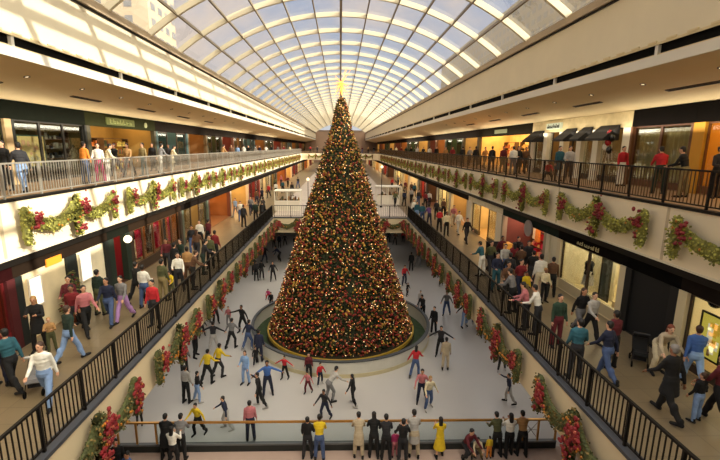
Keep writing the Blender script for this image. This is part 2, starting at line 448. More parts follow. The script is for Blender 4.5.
# star burst on top
sb = MB(); SZ = TT+.75
for k in range(26):
    d = Vector((rnd.gauss(0, .6), rnd.gauss(0, .6), rnd.gauss(0, 1))).normalized()
    L = .85 if abs(d.z) > .75 else .5
    sb.tube(Vector((0, 0, SZ)), Vector((0, 0, SZ))+d*L*1.0, .022, .004, 5)
sb.tube((0, 0, TT-.1), (0, 0, SZ), .02, .03, 6)
sb.ell((0, 0, SZ), .09, 8, 6)
star = sb.build('star_topper', mat('glowing gold star', (255, 170, 70), .4, 0, emit=1.6, ecol=(255, 160, 70)), tree)
# lights (a few thousand)
ORN = {'red': mat('red bauble', (140, 38, 28), .3, .15), 'orange': mat('copper bauble', (150, 84, 40), .3, .3), 'gold': mat('gold bauble', (186, 148, 62), .3, .45)}
big = []; NB = 9500
allb = []
for _ in range(NB):
    z, r, a = samp()
    lowf = (TT-z)/(TT-TB)
    k = rnd.random()
    kind = 'red' if k < .10+.42*lowf else ('orange' if k < .46+.34*lowf else 'gold')
    allb.append((z, r, a, kind, rnd.uniform(.03, .062) if r > .6 else .035))
front = [b for b in allb if -PI*.86 < ((b[2]+PI) % (2*PI)-PI) < -PI*.14]
front.sort(key=lambda b: b[0]); sel = [b for b in front if b[0] < 7.5][:]
rnd.shuffle(sel); sel = sel[:300]; sid = set(map(id, sel))
bmesh_ = {k: MB().ell((0, 0, 0), .1, 8, 6).mesh('bauble', [m]) for k, m in ORN.items()}
for me in bmesh_.values(): me.polygons.foreach_set('use_smooth', [True]*len(me.polygons))
GL_ = {'red': 'shiny red bauble hung on the giant christmas tree', 'orange': 'copper orange bauble hung on the giant christmas tree', 'gold': 'gold bauble hung on the giant christmas tree'}
for b in sel:
    z, r, a, kind, s = b; q = r*1.0
    o = inst(bmesh_[kind], 'bauble', (TX+q*math.cos(a), TY+q*math.sin(a), z), sc=.7)
    tag(o, GL_[kind], 'bauble', kind+' baubles on the tree')
om = MB(); keys = list(ORN)
for b in allb:
    if id(b) in sid: continue
    z, r, a, kind, s = b; q = r*rnd.uniform(.95, 1.02)
    om.ell((q*math.cos(a), q*math.sin(a), z), s, 5, 4, keys.index(kind))
om.sm = True
o = om.build('small_bauble', [ORN[k] for k in keys], None, (TX, TY, 0)); tag(o, 'thousands of tiny red, copper and gold baubles all over the christmas tree', 'bauble', kind='stuff')
lm = MB()
for _ in range(1500):
    z, r, a = samp(); q = r*rnd.uniform(1.0, 1.03)
    lm.ell((q*math.cos(a), q*math.sin(a), z), rnd.choice((.018, .022, .03)), 4, 3, rnd.choice((0, 0, 1)))
LW = mat('warm fairy light', (255, 214, 150), .5, emit=1.1, ecol=(255, 215, 160)); LR = mat('amber fairy light', (255, 160, 80), .5, emit=.8, ecol=(255, 150, 70))
for m_ in (LW, LR, _m['glowing gold star']): m_.cycles.emission_sampling = 'NONE'
o = lm.build('fairy_light', [LW, LR], None, (TX, TY, 0)); tag(o, 'tiny warm white fairy lights twinkling all over the christmas tree', 'lights', kind='stuff')
# circular enclosure
enc = empty('tree_enclosure', (TX, TY, 0), 0, 'round pale rink wall with a handrail around the foot of the christmas tree', 'enclosure')
w = MB().lathe([(5.1, 0), (5.2, 0), (5.2, .8), (5.1, .8), (5.1, 0)], 96); w.build('wall_panel', mat('pale dasher board', (196, 192, 180), .5, noise=.04, scale=2), enc)
MB().lathe([(5.06, .8), (5.24, .8), (5.24, .86), (5.06, .86), (5.06, .8)], 96).build('cap_rail', mat('slate cap', (70, 72, 74), .5), enc)
MB().lathe([(5.2, 0), (5.215, 0), (5.215, .2), (5.2, .2)], 96).build('kick_strip', mat('yellow kick strip', (188, 176, 140), .5), enc)
MB().lathe([(0.01, .3), (4.3, .34), (4.35, .0)], 64).build('planter_bed', mat('planter soil', (50, 42, 26), .9), enc)
MB().lathe([(4.25, .3), (4.33, .3), (4.33, .47), (4.25, .47), (4.25, .3)], 64).build('gold_ring', mat('gold rim', (196, 160, 60), .4, .4), enc)
MB().lathe([(4.3, .02), (5.1, .02)], 64).build('ground_cloth', mat('green ground cloth', (46, 62, 34), .9, noise=.3, scale=4), enc)
# ------------------------------------------------------------------ people
PROT = {}
VL = bpy.context.view_layer
def remesh(mb, vox, smooth=3):
    me = mb.mesh('tmp'); o = bpy.data.objects.new('tmp', me); C.objects.link(o)
    m = o.modifiers.new('r', 'REMESH'); m.mode = 'VOXEL'; m.voxel_size = vox; m.use_smooth_shade = True
    if smooth:
        q = o.modifiers.new('s', 'SMOOTH'); q.factor = .5; q.iterations = smooth
    dg = bpy.context.evaluated_depsgraph_get(); ev = o.evaluated_get(dg)
    out = bpy.data.meshes.new_from_object(ev)
    bpy.data.objects.remove(o); bpy.data.meshes.remove(me)
    return out
def seg(mb, a, b, ra, rb, n=10):
    mb.ell(a, ra, 10, 7); mb.ell(b, rb, 10, 7); mb.tube(a, b, ra, rb, n)
def ldir(flex, ab, s): return Vector((s*math.sin(R(ab)), math.sin(R(flex))*math.cos(R(ab)), -math.cos(R(flex))*math.cos(R(ab))))
def make_pose(name, lean=3, legs=((2, 4, 2), (-2, 4, 2)), arms=((5, 8, 12, 0), (0, 8, 12, 0)), look=0, bow=0):
    P = {}
    up = Vector((0, math.sin(R(lean)), math.cos(R(lean)))); fw = Vector((0, math.cos(R(lean)), -math.sin(R(lean))))
    pel = Vector((0, 0, 0)); P['pel'] = pel
    P['waist'] = pel+up*.16; P['chest'] = pel+up*.36; P['sh'] = pel+up*.50
    up2 = Vector((0, math.sin(R(lean*.6+bow)), math.cos(R(lean*.6+bow))))
    P['neck'] = P['sh']+up2*.07; P['head'] = P['sh']+up2*.20
    for k, s in ((0, 1), (1, -1)):
        f, ab, kn = legs[k]
        hip = Vector((s*.09, 0, -.04)); d = ldir(f, ab, s); knee = hip+d*.43
        d2 = ldir(f-kn, ab*.6, s); ank = knee+d2*.42
        toe = ank+Vector((s*.02, .17*math.cos(R((f-kn)*.6)), -.05+.10*math.sin(R((f-kn)*.6))))
        P['hip%d' % k], P['knee%d' % k], P['ank%d' % k], P['toe%d' % k] = hip, knee, ank, toe
        f, ab, el, inn = arms[k]
        sh = P['sh']+Vector((s*.172, 0, -.035)); f0 = f
        d = ldir(f0, ab, s); elb = sh+d*.29
        d2 = ldir(f0+el, ab-inn, s); wr = elb+d2*.25; hd = wr+d2*.09
        P['sho%d' % k], P['elb%d' % k], P['wr%d' % k], P['hd%d' % k] = sh, elb, wr, hd
    zmin = min(P['ank0'].z, P['ank1'].z)-.085
    off = Vector((0, 0, -zmin))
    for k in P: P[k] = P[k]+off
    up_rot = Matrix.Rotation(-R(lean), 3, 'X')
    hd_rot = Matrix.Rotation(-R(lean*.6+bow-5), 3, 'X') @ Matrix.Rotation(R(look), 3, 'Z')
    def torso(mb, inf, z0=0, z1=8, k=1.0):
        prof = [(-.06, .155, .115), (.0, .165, .12), (.08, .15, .105), (.16, .138, .098), (.24, .148, .105), (.33, .165, .115), (.42, .172, .105), (.49, .15, .085)]
        for i, (u, a, b) in enumerate(prof):
            if z0 <= i < z1:
                mb.ell(P['pel']+up*u, (a+inf, b+inf, .09), 14, 8, M=up_rot)
    # body
    b = MB(); torso(b, -.01)
    seg(b, P['neck']-up2*.05, P['head']-up2*.04, .055, .05)
    b.ell(P['head']+up2*.02, (.075, .092, .105), 14, 10, M=hd_rot)
    b.ell(P['head']+hd_rot @ Vector((0, .035, -.055)), (.052, .055, .055), 10, 8, M=hd_rot)
    b.ell(P['head']+hd_rot @ Vector((0, .098, -.005)), (.013, .02, .026), 8, 6, M=hd_rot)
    for s in (-1, 1): b.ell(P['head']+hd_rot @ Vector((s*.078, 0, 0)), (.012, .022, .032), 8, 6, M=hd_rot)
    for k in (0, 1):
        seg(b, P['hip%d' % k], P['knee%d' % k], .078, .052); seg(b, P['knee%d' % k], P['ank%d' % k], .052, .034)
        mid = P['knee%d' % k].lerp(P['ank%d' % k], .3); b.ell(mid-Vector((0, .006, 0)), (.048, .05, .09), 10, 7)
        seg(b, P['ank%d' % k]-Vector((0, 0, .03)), P['toe%d' % k], .036, .026)
        seg(b, P['sho%d' % k], P['elb%d' % k], .05, .038); seg(b, P['elb%d' % k], P['wr%d' % k], .038, .025)
        seg(b, P['sh'], P['sho%d' % k], .06, .055)
        b.ell(P['hd%d' % k].lerp(P['wr%d' % k], .4), (.032, .032, .045), 10, 7)
    body = remesh(b, .017, 2)
    x = MB()
    for k, s in ((0, 1), (1, -1)):
        d = (P['hd%d' % k]-P['wr%d' % k]).normalized(); side = Vector((0, 1, 0)) if abs(d.y) < .8 else Vector((1, 0, 0))
        side = (side-d*side.dot(d)).normalized(); inw = d.cross(side)
        if inw.x*s > 0: inw = -inw
        c = P['hd%d' % k].lerp(P['wr%d' % k], .2)
        for q, (o_, L) in enumerate(((.027, .07), (.009, .08), (-.009, .075), (-.027, .058))):
            a = c+side*o_; m1 = a+d*L*.55; m2 = m1+(d*.75+inw*.6).normalized()*L*.5
            x.tube(a, m1, .009, .0085, 6); x.tube(m1, m2, .0085, .007, 6); x.ell(m2, .007, 6, 4); x.ell(m1, .0085, 6, 4)
        a = P['wr%d' % k]+side*.025+d*.02; m1 = a+(d*.6+side*.7+inw*.2).normalized()*.04; m2 = m1+(d*.9+inw*.3).normalized()*.035
        x.tube(a, m1, .012, .01, 6); x.tube(m1, m2, .01, .008, 6); x.ell(m2, .008, 6, 4)
    e = MB()
    for s in (-1, 1):
        e.ell(P['head']+hd_rot @ Vector((s*.03, .085, .015)), (.011, .008, .007), 8, 6)
        e.ell(P['head']+hd_rot @ Vector((s*.03, .088, .036)), (.018, .006, .004), 8, 4)
    e.ell(P['head']+hd_rot @ Vector((0, .088, -.055)), (.024, .008, .006), 8, 5)
    o1 = bpy.data.objects.new('t', body); nb = len(body.vertices)
    me = bpy.data.meshes.new('person')
    V = [tuple(v.co) for v in body.vertices]; Fc = [tuple(p.vertices) for p in body.polygons]; mi = [0]*len(Fc)
    for mm, ix in ((x, 0), (e, 1)):
        o_ = len(V); V += mm.v; Fc += [tuple(o_+j for j in f) for f in mm.f]; mi += [ix]*len(mm.f)
    me.from_pydata(V, [], Fc); bpy.data.objects.remove(o1)
    me.polygons.foreach_set('material_index', mi); me.polygons.foreach_set('use_smooth', [True]*len(Fc))
    D = {'body': me}
    # top (jacket)
    t = MB(); torso(t, .018)
    t.ell(P['neck']-up2*.035, (.075, .075, .035), 12, 6, M=up_rot)
    for k in (0, 1):
        seg(t, P['sh']-up*.015, P['sho%d' % k]-up*.01, .07, .06)
        seg(t, P['sho%d' % k], P['elb%d' % k], .06, .05); seg(t, P['elb%d' % k], P['wr%d' % k], .05, .038)
    D['top'] = remesh(t, .022, 1)
    # coat: the jacket carried down to the thighs
    for i in range(5):
        u = -.08-.07*i
        cc = (P['hip0']+P['hip1'])/2+((P['knee0']+P['knee1'])/2-(P['hip0']+P['hip1'])/2)*(i/6)
        t.ell(cc, (.18+.008*i, .14+.012*i, .09), 14, 8)
    D['coat'] = remesh(t, .024, 1)
    g = MB(); torso(g, .02, 0, 3)
    for k in (0, 1):
        seg(g, P['hip%d' % k], P['knee%d' % k], .1, .076); seg(g, P['knee%d' % k], P['ank%d' % k].lerp(P['knee%d' % k], .04), .076, .064)
        g.ell(P['knee%d' % k].lerp(P['ank%d' % k], .35)-Vector((0, .006, 0)), (.076, .08, .16), 12, 8)
    D['trousers'] = remesh(g, .022, 1)
    g = MB(); torso(g, .012)
    for i in range(9):
        cc = (P['hip0']+P['hip1'])/2+((P['knee0']+P['knee1'])/2-(P['hip0']+P['hip1'])/2)*(i/6.5)
        g.ell(cc, (.165+.012*i, .125+.014*i, .07), 14, 8)
    for k in (0, 1):
        seg(g, P['sh'], P['sho%d' % k], .068, .064); seg(g, P['sho%d' % k], P['elb%d' % k], .062, .05)
    D['dress'] = remesh(g, .024, 1)
    D['shoes'] = []; D['skates'] = []
    for k in (0, 1):
        a, tt = P['ank%d' % k], P['toe%d' % k]; dd = (tt-a).normalized(); sh = MB()
        seg(sh, a+Vector((0, -.04, -.035)), tt+dd*.02, .05, .042); seg(sh, a+Vector((0, -.015, .0)), a+Vector((0, -.015, .06)), .05, .055)
        base = remesh(sh, .018, 1); base.name = 'shoe'; D['shoes'].append(base)
        V = [tuple(v.co) for v in base.vertices]; Fc = [tuple(p.vertices) for p in base.polygons]; o_ = len(V)
        V += [tuple(q_) for q_ in (a+Vector((-.006, -.08, -.115)), a+Vector((.006, -.08, -.115)), tt+Vector((.006, .05, -.065)), tt+Vector((-.006, .05, -.065)),
             a+Vector((-.006, -.08, -.06)), a+Vector((.006, -.08, -.06)), tt+Vector((.006, .03, -.01)), tt+Vector((-.006, .03, -.01)))]
        Fc += [tuple(o_+q_ for q_ in f) for f in [(0, 3, 2, 1), (4, 5, 6, 7), (0, 1, 5, 4), (1, 2, 6, 5), (2, 3, 7, 6), (3, 0, 4, 7)]]
        skm = bpy.data.meshes.new('ice_skate'); skm.from_pydata(V, [], Fc); D['skates'].append(skm)
    h = MB(); h.ell(P['head']+hd_rot @ Vector((0, -.018, .052)), (.088, .098, .088), 12, 8, M=hd_rot)
    h.ell(P['head']+hd_rot @ Vector((0, -.045, .0)), (.08, .062, .085), 12, 8, M=hd_rot)
    D['hair'] = remesh(h, .016, 1)
    for i in range(6): h.ell(P['head']+hd_rot @ Vector((0, -.055-.005*i, -.02-.035*i)), (.088, .05, .05), 12, 7, M=hd_rot)
    D['long'] = remesh(h, .017, 1)
    for me_ in [m_ for v_ in D.values() for m_ in (v_ if isinstance(v_, list) else [v_])]:
        if me_ is not me:
            me_.materials.clear(); me_.materials.append(WHITE); me_.polygons.foreach_set('use_smooth', [True]*len(me_.polygons))
    me.materials.append(WHITE); me.materials.append(mat('dark eye', (30, 20, 16), .4))
    me.name = 'person'
    D['P'] = P; PROT[name] = D
make_pose('stand')
make_pose('stand2', lean=0, legs=((6, 5, 10), (-3, 6, 2)), arms=((12, 14, 70, 30), (5, 10, 25, 5)), look=20)
make_pose('walk', lean=5, legs=((24, 2, 8), (-20, 2, 22)), arms=((-22, 8, 15, 0), (24, 8, 30, 0)))
make_pose('walk2', lean=4, legs=((-24, 2, 30), (20, 2, 4)), arms=((28, 8, 40, 10), (-16, 9, 12, 0)), look=-15)
make_pose('glide', lean=14, legs=((30, 4, 28), (-26, 10, 12)), arms=((20, 50, 20, 10), (-10, 45, 15, 0)))
make_pose('skate', lean=12, legs=((22, 7, 34), (-8, 12, 20)), arms=((28, 22, 35, 15), (-18, 26, 20, 0)))
make_pose('spread', lean=6, legs=((10, 9, 14), (-6, 10, 10)), arms=((14, 58, 14, 6), (6, 64, 10, 0)))
make_pose('point', lean=8, legs=((16, 8, 20), (-14, 12, 18)), arms=((70, 50, 8, -10), (0, 34, 20, 0)))
make_pose('rail', lean=14, legs=((-4, 5, 2), (6, 5, 12)), arms=((26, 10, 46, 22), (24, 10, 48, 22)), bow=8)
make_pose('bent', lean=42, legs=((26, 6, 40), (6, 8, 26)), arms=((40, 18, 20, 10), (20, 20, 20, 0)), bow=-10)
make_pose('crouch', lean=26, legs=((82, 14, 118), (64, 16, 112)), arms=((46, 10, 30, 14), (40, 10, 40, 14)))
make_pose('carry', lean=2, legs=((8, 4, 8), (-6, 4, 6)), arms=((34, 12, 80, 34), (30, 12, 84, 34)), bow=4)
make_pose('seated', lean=6, legs=((84, 8, 84), (80, 8, 78)), arms=((34, 10, 50, 18), (30, 10, 50, 18)), bow=8)
COL = dict(black=(13, 12, 13), charcoal=(36, 35, 38), navy=(24, 30, 54), teal=(36, 84, 96), crimson=(206, 20, 54), blue=(60, 96, 160), lightblue=(130, 160, 200), jeans=(66, 84, 122), palejeans=(124, 150, 190),
    white=(222, 218, 206), cream=(214, 200, 164), beige=(178, 162, 134), tan=(164, 124, 76), khaki=(128, 112, 72), olive=(78, 80, 48), green=(34, 58, 42), darkgreen=(24, 42, 32), grey=(116, 114, 114),
    lightgrey=(168, 164, 158), red=(178, 32, 40), maroon=(92, 24, 32), pink=(182, 108, 112), magenta=(176, 50, 100), lilac=(164, 124, 176), yellow=(212, 180, 30), orange=(214, 130, 44), brown=(92, 62, 40),
    purple=(88, 56, 110), darkred=(116, 24, 30), skinny=(196, 150, 120))
def cmat(c): return mat('cloth '+c, COL[c], .85, noise=.12, scale=8)
SK = [mat('skin %d' % i, c, .6) for i, c in enumerate(((206, 156, 124), (186, 134, 100), (140, 94, 66), (216, 170, 140)))]
HR = {'black': mat('hair black', (22, 18, 16), .6), 'brown': mat('hair brown', (62, 40, 26), .6), 'blond': mat('hair blond', (168, 128, 72), .6), 'red': mat('hair auburn', (120, 56, 32), .6), 'grey': mat('hair grey', (130, 124, 118), .6)}
SHOE = {'w': cmat('lightgrey'), 'b': cmat('black')}
NP = [0]
def person(loc, ang, pose, top, bot, label, kind='top', hair='black', sc=1.0, feet=None, group=None, skin=None, small=False):
    D = PROT[pose]; NP[0] += 1
    ice = feet == 'skate'
    o = inst(D['body'], 'person', loc+Vector((0, 0, .03*sc if ice else 0)), 0, sc=sc)
    o.rotation_euler = (0, 0, -R(ang)); tag(o, label, 'person', group)
    def sm(o_, m, i=0): o_.material_slots[i].link = 'OBJECT'; o_.material_slots[i].material = m
    sm(o, SK[skin if skin is not None else (0, 0, 1, 3, 0, 2)[NP[0] % 6]])
    lh = hair.startswith('long'); hc = hair[5:] if lh else hair
    h = inst(D['long' if lh else 'hair'], 'hair', parent=o); sm(h, HR[hc or 'brown'])
    if kind == 'dress':
        t = inst(D['dress'], 'dress', parent=o); sm(t, cmat(top))
    else:
        t = inst(D['trousers'], 'trousers', parent=o); sm(t, cmat(bot))
        t = inst(D['coat' if kind == 'coat' else 'top'], 'coat' if kind == 'coat' else 'jacket', parent=o); sm(t, cmat(top))
    for me_ in D['skates' if ice else 'shoes']: f = inst(me_, 'ice_skate' if ice else 'shoe', parent=o); sm(f, SHOE['w' if feet == 'white' or (ice and NP[0] % 3 == 0) else 'b'])
    return o
SUN_E, SKY_HI, UP_W, RINK_W, SOFFIT_FILL_W, EXPO = 6.5, 5.0, 110, 60, 110, 0.25
CN = dict(lightblue='light blue', palejeans='pale denim', jeans='denim', lightgrey='light grey', darkgreen='dark green', darkred='dark red')
def cn(c): return CN.get(c, c)
PPL = []
def put(zl, rows, group=None, ice=False, shoes=None):
    for r in rows:
        px, py, ang, pose, top, bot, ph = r[:7]; o = dict(r[7]) if len(r) > 7 else {}
        z = {1: 0.0, 2: Z2, 3: Z3}[zl]
        loc = atx(px, o.pop('X'), z) if 'X' in o else at(px, py, z)
        kind = o.get('kind', 'top'); who = 'child' if o.get('sc', 1) < .8 else 'person'
        if who == 'child': who = 'child'
        wear = {'top': '%s top' % cn(top), 'coat': '%s coat' % cn(top), 'dress': '%s dress' % cn(top)}[kind]
        lab = o.pop('lab', None) or ('%s in %s' % (who, wear) + (' and %s trousers, ' % cn(bot) if kind != 'dress' else ' ') + ph)
        if len(lab.replace('-', ' ').split()) > 16: print('LONG', len(lab.split()), lab)
        if 'sc' not in o: o['sc'] = .96
        ft = o.pop('feet', None)
        PPL.append((zl if (ice or zl != 1) else 0, person(loc, ang, pose, top, bot, lab, feet='skate' if (ice and not o.pop('shoes', 0)) else ft, group=group, **o)))
k = dict
# ---- skaters on the ice
put(1, [
 (216, 325, 150, 'skate', 'darkred', 'black', 'skating beside the garlanded rink wall'),
 (208, 323, 10, 'skate', 'charcoal', 'black', 'skating in the gap between two maroon figures', k(sc=.7)),
 (229, 326, 190, 'stand2', 'pink', 'grey', 'standing just beyond the tall grey shirted skater', k(sc=.7, hair='brown')),
 (232, 348, 20, 'skate', 'grey', 'black', 'skating away, tall, in mid rink', k(hair='black')),
 (243, 332, 200, 'point', 'black', 'black', 'stretching one arm toward the tree enclosure'),
 (252, 349, 30, 'skate', 'navy', 'jeans', 'gliding close to the tree enclosure'),
 (202, 337, 160, 'skate', 'black', 'charcoal', 'small, close to the rink wall garland', k(sc=.72)),
 (196, 357, 110, 'spread', 'maroon', 'black', 'arms out next to the rink wall'),
 (214, 352, 0, 'spread', 'charcoal', 'lightgrey', 'arms stretched wide behind the yellow pair'),
 (208, 384, 20, 'skate', 'yellow', 'black', 'larger of the pair in yellow', k(hair='black')),
 (219, 377, 40, 'skate', 'yellow', 'charcoal', 'further of the pair in yellow, black trousered', k(hair='black')),
 (185, 374, 10, 'stand', 'grey', 'black', 'standing close to the red garland peak'),
 (246, 384, 200, 'stand2', 'lightblue', 'palejeans', 'skating alone in mid rink, long haired', k(hair='long brown', sc=.92)),
 (187, 403, 20, 'stand', 'lightgrey', 'black', 'standing on the ice behind the barrier group'),
 (198, 402, 60, 'spread', 'black', 'palejeans', 'arms out beside the grey topped skater', k(sc=.8)),
 (199, 435, 200, 'skate', 'yellow', 'black', 'just behind the barrier rail', k(sc=.8)),
 (140, 425, 170, 'stand', 'black', 'charcoal', 'in the corner where barrier meets rink wall', k(sc=.62)),
 (227, 429, 250, 'skate', 'navy', 'lightgrey', 'skating toward the barrier alone', k(sc=.82)),
 (251, 441, 350, 'stand', 'pink', 'navy', 'skating just behind the brass rail', k(sc=.92)),
 (263, 361, 0, 'stand', 'navy', 'navy', 'leaning at the tree enclosure wall', k(sc=.98)),
 (256, 365, 160, 'skate', 'black', 'black', 'tiny, next to the tall navy figure', k(sc=.6)),
 (285, 379, 200, 'spread', 'red', 'black', 'skating alone before the tree enclosure', k(sc=.68)),
 (268, 396, 170, 'spread', 'blue', 'navy', 'with arms spread wide in mid rink'),
 (260, 407, 260, 'point', 'black', 'black', 'reaching sideways beside the blue jacket', k(sc=.9)),
 (309, 379, 180, 'stand', 'maroon', 'black', 'standing at the foot of the tree enclosure', k(sc=.75, hair='black')),
 (308, 393, 200, 'skate', 'pink', 'maroon', 'skating in front of a maroon figure', k(sc=.62)),
 (320, 385, 160, 'skate', 'red', 'navy', 'with raised arm by the tree enclosure', k(sc=.66)),
 (329, 402, 60, 'bent', 'lightgrey', 'grey', 'bending forward on the ice'),
 (325, 419, 210, 'skate', 'charcoal', 'navy', 'skating behind the yellow jacket at the rail', k(sc=.78)),
 (353, 405, 300, 'point', 'black', 'black', 'pointing on the ice in front of the tree', k(sc=.8)),
 (415, 377, 20, 'skate', 'red', 'jeans', 'beside the curved enclosure wall, shaded side', k(hair='long black', sc=.9)),
 (421, 402, 190, 'skate', 'pink', 'navy', 'holding on to a pale yellow topped friend', k(sc=.92)),
 (428, 409, 170, 'skate', 'cream', 'jeans', 'skating arm in arm with the pink one', k(sc=.9, hair='blond')),
 (440, 356, 200, 'spread', 'charcoal', 'black', 'skating with arms out near the curved enclosure'),
 (445, 370, 10, 'stand', 'beige', 'beige', 'standing alone in the shaded half of the ice'),
 (501, 371, 200, 'skate', 'darkred', 'black', 'by the shaded rink wall garland', k(sc=.8, hair='red')),
 (508, 403, 280, 'point', 'navy', 'lightgrey', 'wobbling, one arm out, near the barrier', k(sc=.78)),
 (411, 271, 10, 'stand', 'black', 'black', 'far off beyond the shaded flank of the tree'),
 (418, 267, 60, 'skate', 'charcoal', 'grey', 'far off, paired with a black figure'),
 (414, 248, 180, 'skate', 'black', 'black', 'tiny at the far end, below the garland corner', k(sc=.8)),
 (429, 267, 170, 'stand', 'red', 'charcoal', 'far off at the shaded rink wall'),
 (441, 286, 0, 'skate', 'charcoal', 'black', 'small and dark close to the shaded garlands', k(sc=.75)),
 (404, 285, 170, 'skate', 'red', 'navy', 'just past the shaded edge of the tree'),
 (407, 296, 150, 'skate', 'black', 'charcoal', 'smallest one by the shaded edge of the tree', k(sc=.6)),
 (420, 308, 190, 'stand', 'lightgrey', 'grey', 'pale, standing between tree and shaded wall', k(sc=.7)),
 (446, 315, 200, 'skate', 'grey', 'jeans', 'mid rink on the shaded side'),
 (464, 327, 170, 'spread', 'black', 'palejeans', 'skating with both arms lifted, one of two'),
 (470, 325, 20, 'skate', 'green', 'jeans', 'following the arms-out skater'),
 (483, 337, 180, 'stand', 'red', 'black', 'standing under the garland of the shaded wall'),
 (419, 320, 220, 'rail', 'charcoal', 'black', 'leaning on the curved enclosure rail, farther one'),
 (427, 334, 220, 'stand', 'black', 'black', 'leaning on the curved enclosure rail, closer one'),
 (388, 243, 180, 'skate', 'black', 'black', 'tiny under the far rink wall beside the tree', k(sc=.85)),
 (395, 245, 20, 'skate', 'brown', 'charcoal', 'tiny under the far rink wall', k(sc=.85)),
 (403, 243, 180, 'stand', 'red', 'black', 'tiny in red under the far rink wall', k(sc=.85)),
 (254, 275, 20, 'stand', 'black', 'black', 'first of three dark friends far up the ice', k(sc=.9)),
 (256.5, 281, 0, 'stand', 'charcoal', 'black', 'middle of three dark friends far up the ice'),
 (262, 280, 20, 'stand2', 'black', 'charcoal', 'last of three dark friends far up the ice', k(sc=.95)),
 (273, 281, 170, 'skate', 'charcoal', 'black', 'alone, next to the sunlit edge of the tree'),
 (265, 263, 10, 'skate', 'black', 'navy', 'far up the ice behind the three friends'),
 (280, 262, 260, 'bent', 'navy', 'black', 'stooping far up the ice'),
 (274, 248, 180, 'stand', 'black', 'black', 'tiny beneath the far garland, sunlit corner', k(sc=.85)),
 (279.5, 248, 180, 'stand', 'navy', 'black', 'tiny beneath the far garland, second one', k(sc=.85)),
 (285, 246, 180, 'skate', 'charcoal', 'black', 'tiny beneath the far garland, third one', k(sc=.8)),
 (295, 250, 150, 'skate', 'black', 'black', 'disappearing behind the sunlit edge of the tree', k(sc=.9)),
 (268.6, 299, 180, 'crouch', 'magenta', 'red', 'crouching alone on the ice', k(sc=.6)),
 (271.5, 309, 180, 'rail', 'black', 'black', 'at the far curve of the enclosure wall', k(sc=.7)),
], ice=True)
# ---- spectators at the barrier
put(1, [
 (172, 451, 0, 'rail', 'black', 'black', 'hunched on the brass rail', k(kind='coat')),
 (176, 462, 5, 'carry', 'white', 'black', 'standing behind the black coat at the barrier', k(sc=.9, hair='long black')),
 (188, 450, 0, 'rail', 'grey', 'black', 'leaning over the brass rail with foot up'),
 (311, 449, 10, 'stand2', 'black', 'charcoal', 'hugging the yellow jacket at the rail', k(sc=.92)),
 (318, 450, 0, 'rail', 'yellow', 'jeans', 'watching at the barrier rail', k(hair='black')),
 (358, 450, 0, 'rail', 'beige', 'beige', 'watching at the rail, first of the middle row', k(kind='coat')),
 (373, 450, 0, 'rail', 'black', 'black', 'broad one in the middle row at the rail', k(hair='long black')),
 (386, 450, 0, 'rail', 'charcoal', 'black', 'between two black coats at the rail'),
 (393, 449, 0, 'stand', 'magenta', 'pink', 'squeezed between adults at the rail', k(sc=.6)),
 (398, 449, 10, 'carry', 'black', 'charcoal', 'beside the heavy beige coat at the rail'),
 (412, 451, 0, 'rail', 'lightgrey', 'beige', 'broad, watching the ice at the rail', k(kind='coat', sc=1.0)),
 (436, 447, 0, 'carry', 'yellow', 'yellow', 'looking over the brass rail', k(kind='dress', sc=.88, hair='long black')),
 (463, 450, 160, 'crouch', 'maroon', 'charcoal', 'squatting with back to the barrier', k(sc=.95)),
 (473, 449, 190, 'crouch', 'cream', 'khaki', 'squatting beside a maroon jacket', k(sc=.66)),
 (490, 446, 350, 'rail', 'olive', 'black', 'leaning at the rail behind a small yellow child', k(sc=.94)),
 (489, 454, 0, 'stand', 'yellow', 'orange', 'small, standing at an adult\'s legs by the barrier', k(sc=.5)),
 (502, 448, 0, 'carry', 'white', 'black', 'between olive and tan ones at the rail', k(sc=.95, hair='long black')),
 (517, 449, 0, 'rail', 'tan', 'black', 'hands on the rail near its framed panel'),
 (120, 486, 160, 'stand2', 'black', 'navy', 'at the bottom beside the rink wall garland', k(sc=.96)),
 (132, 496, 200, 'stand', 'blue', 'jeans', 'at the bottom, head bowed near the garland', k(sc=.9)),
 (307, 512, 180, 'stand', 'magenta', 'black', 'only the head and shoulders showing below the barrier', k(sc=.92, skin=1)),
])
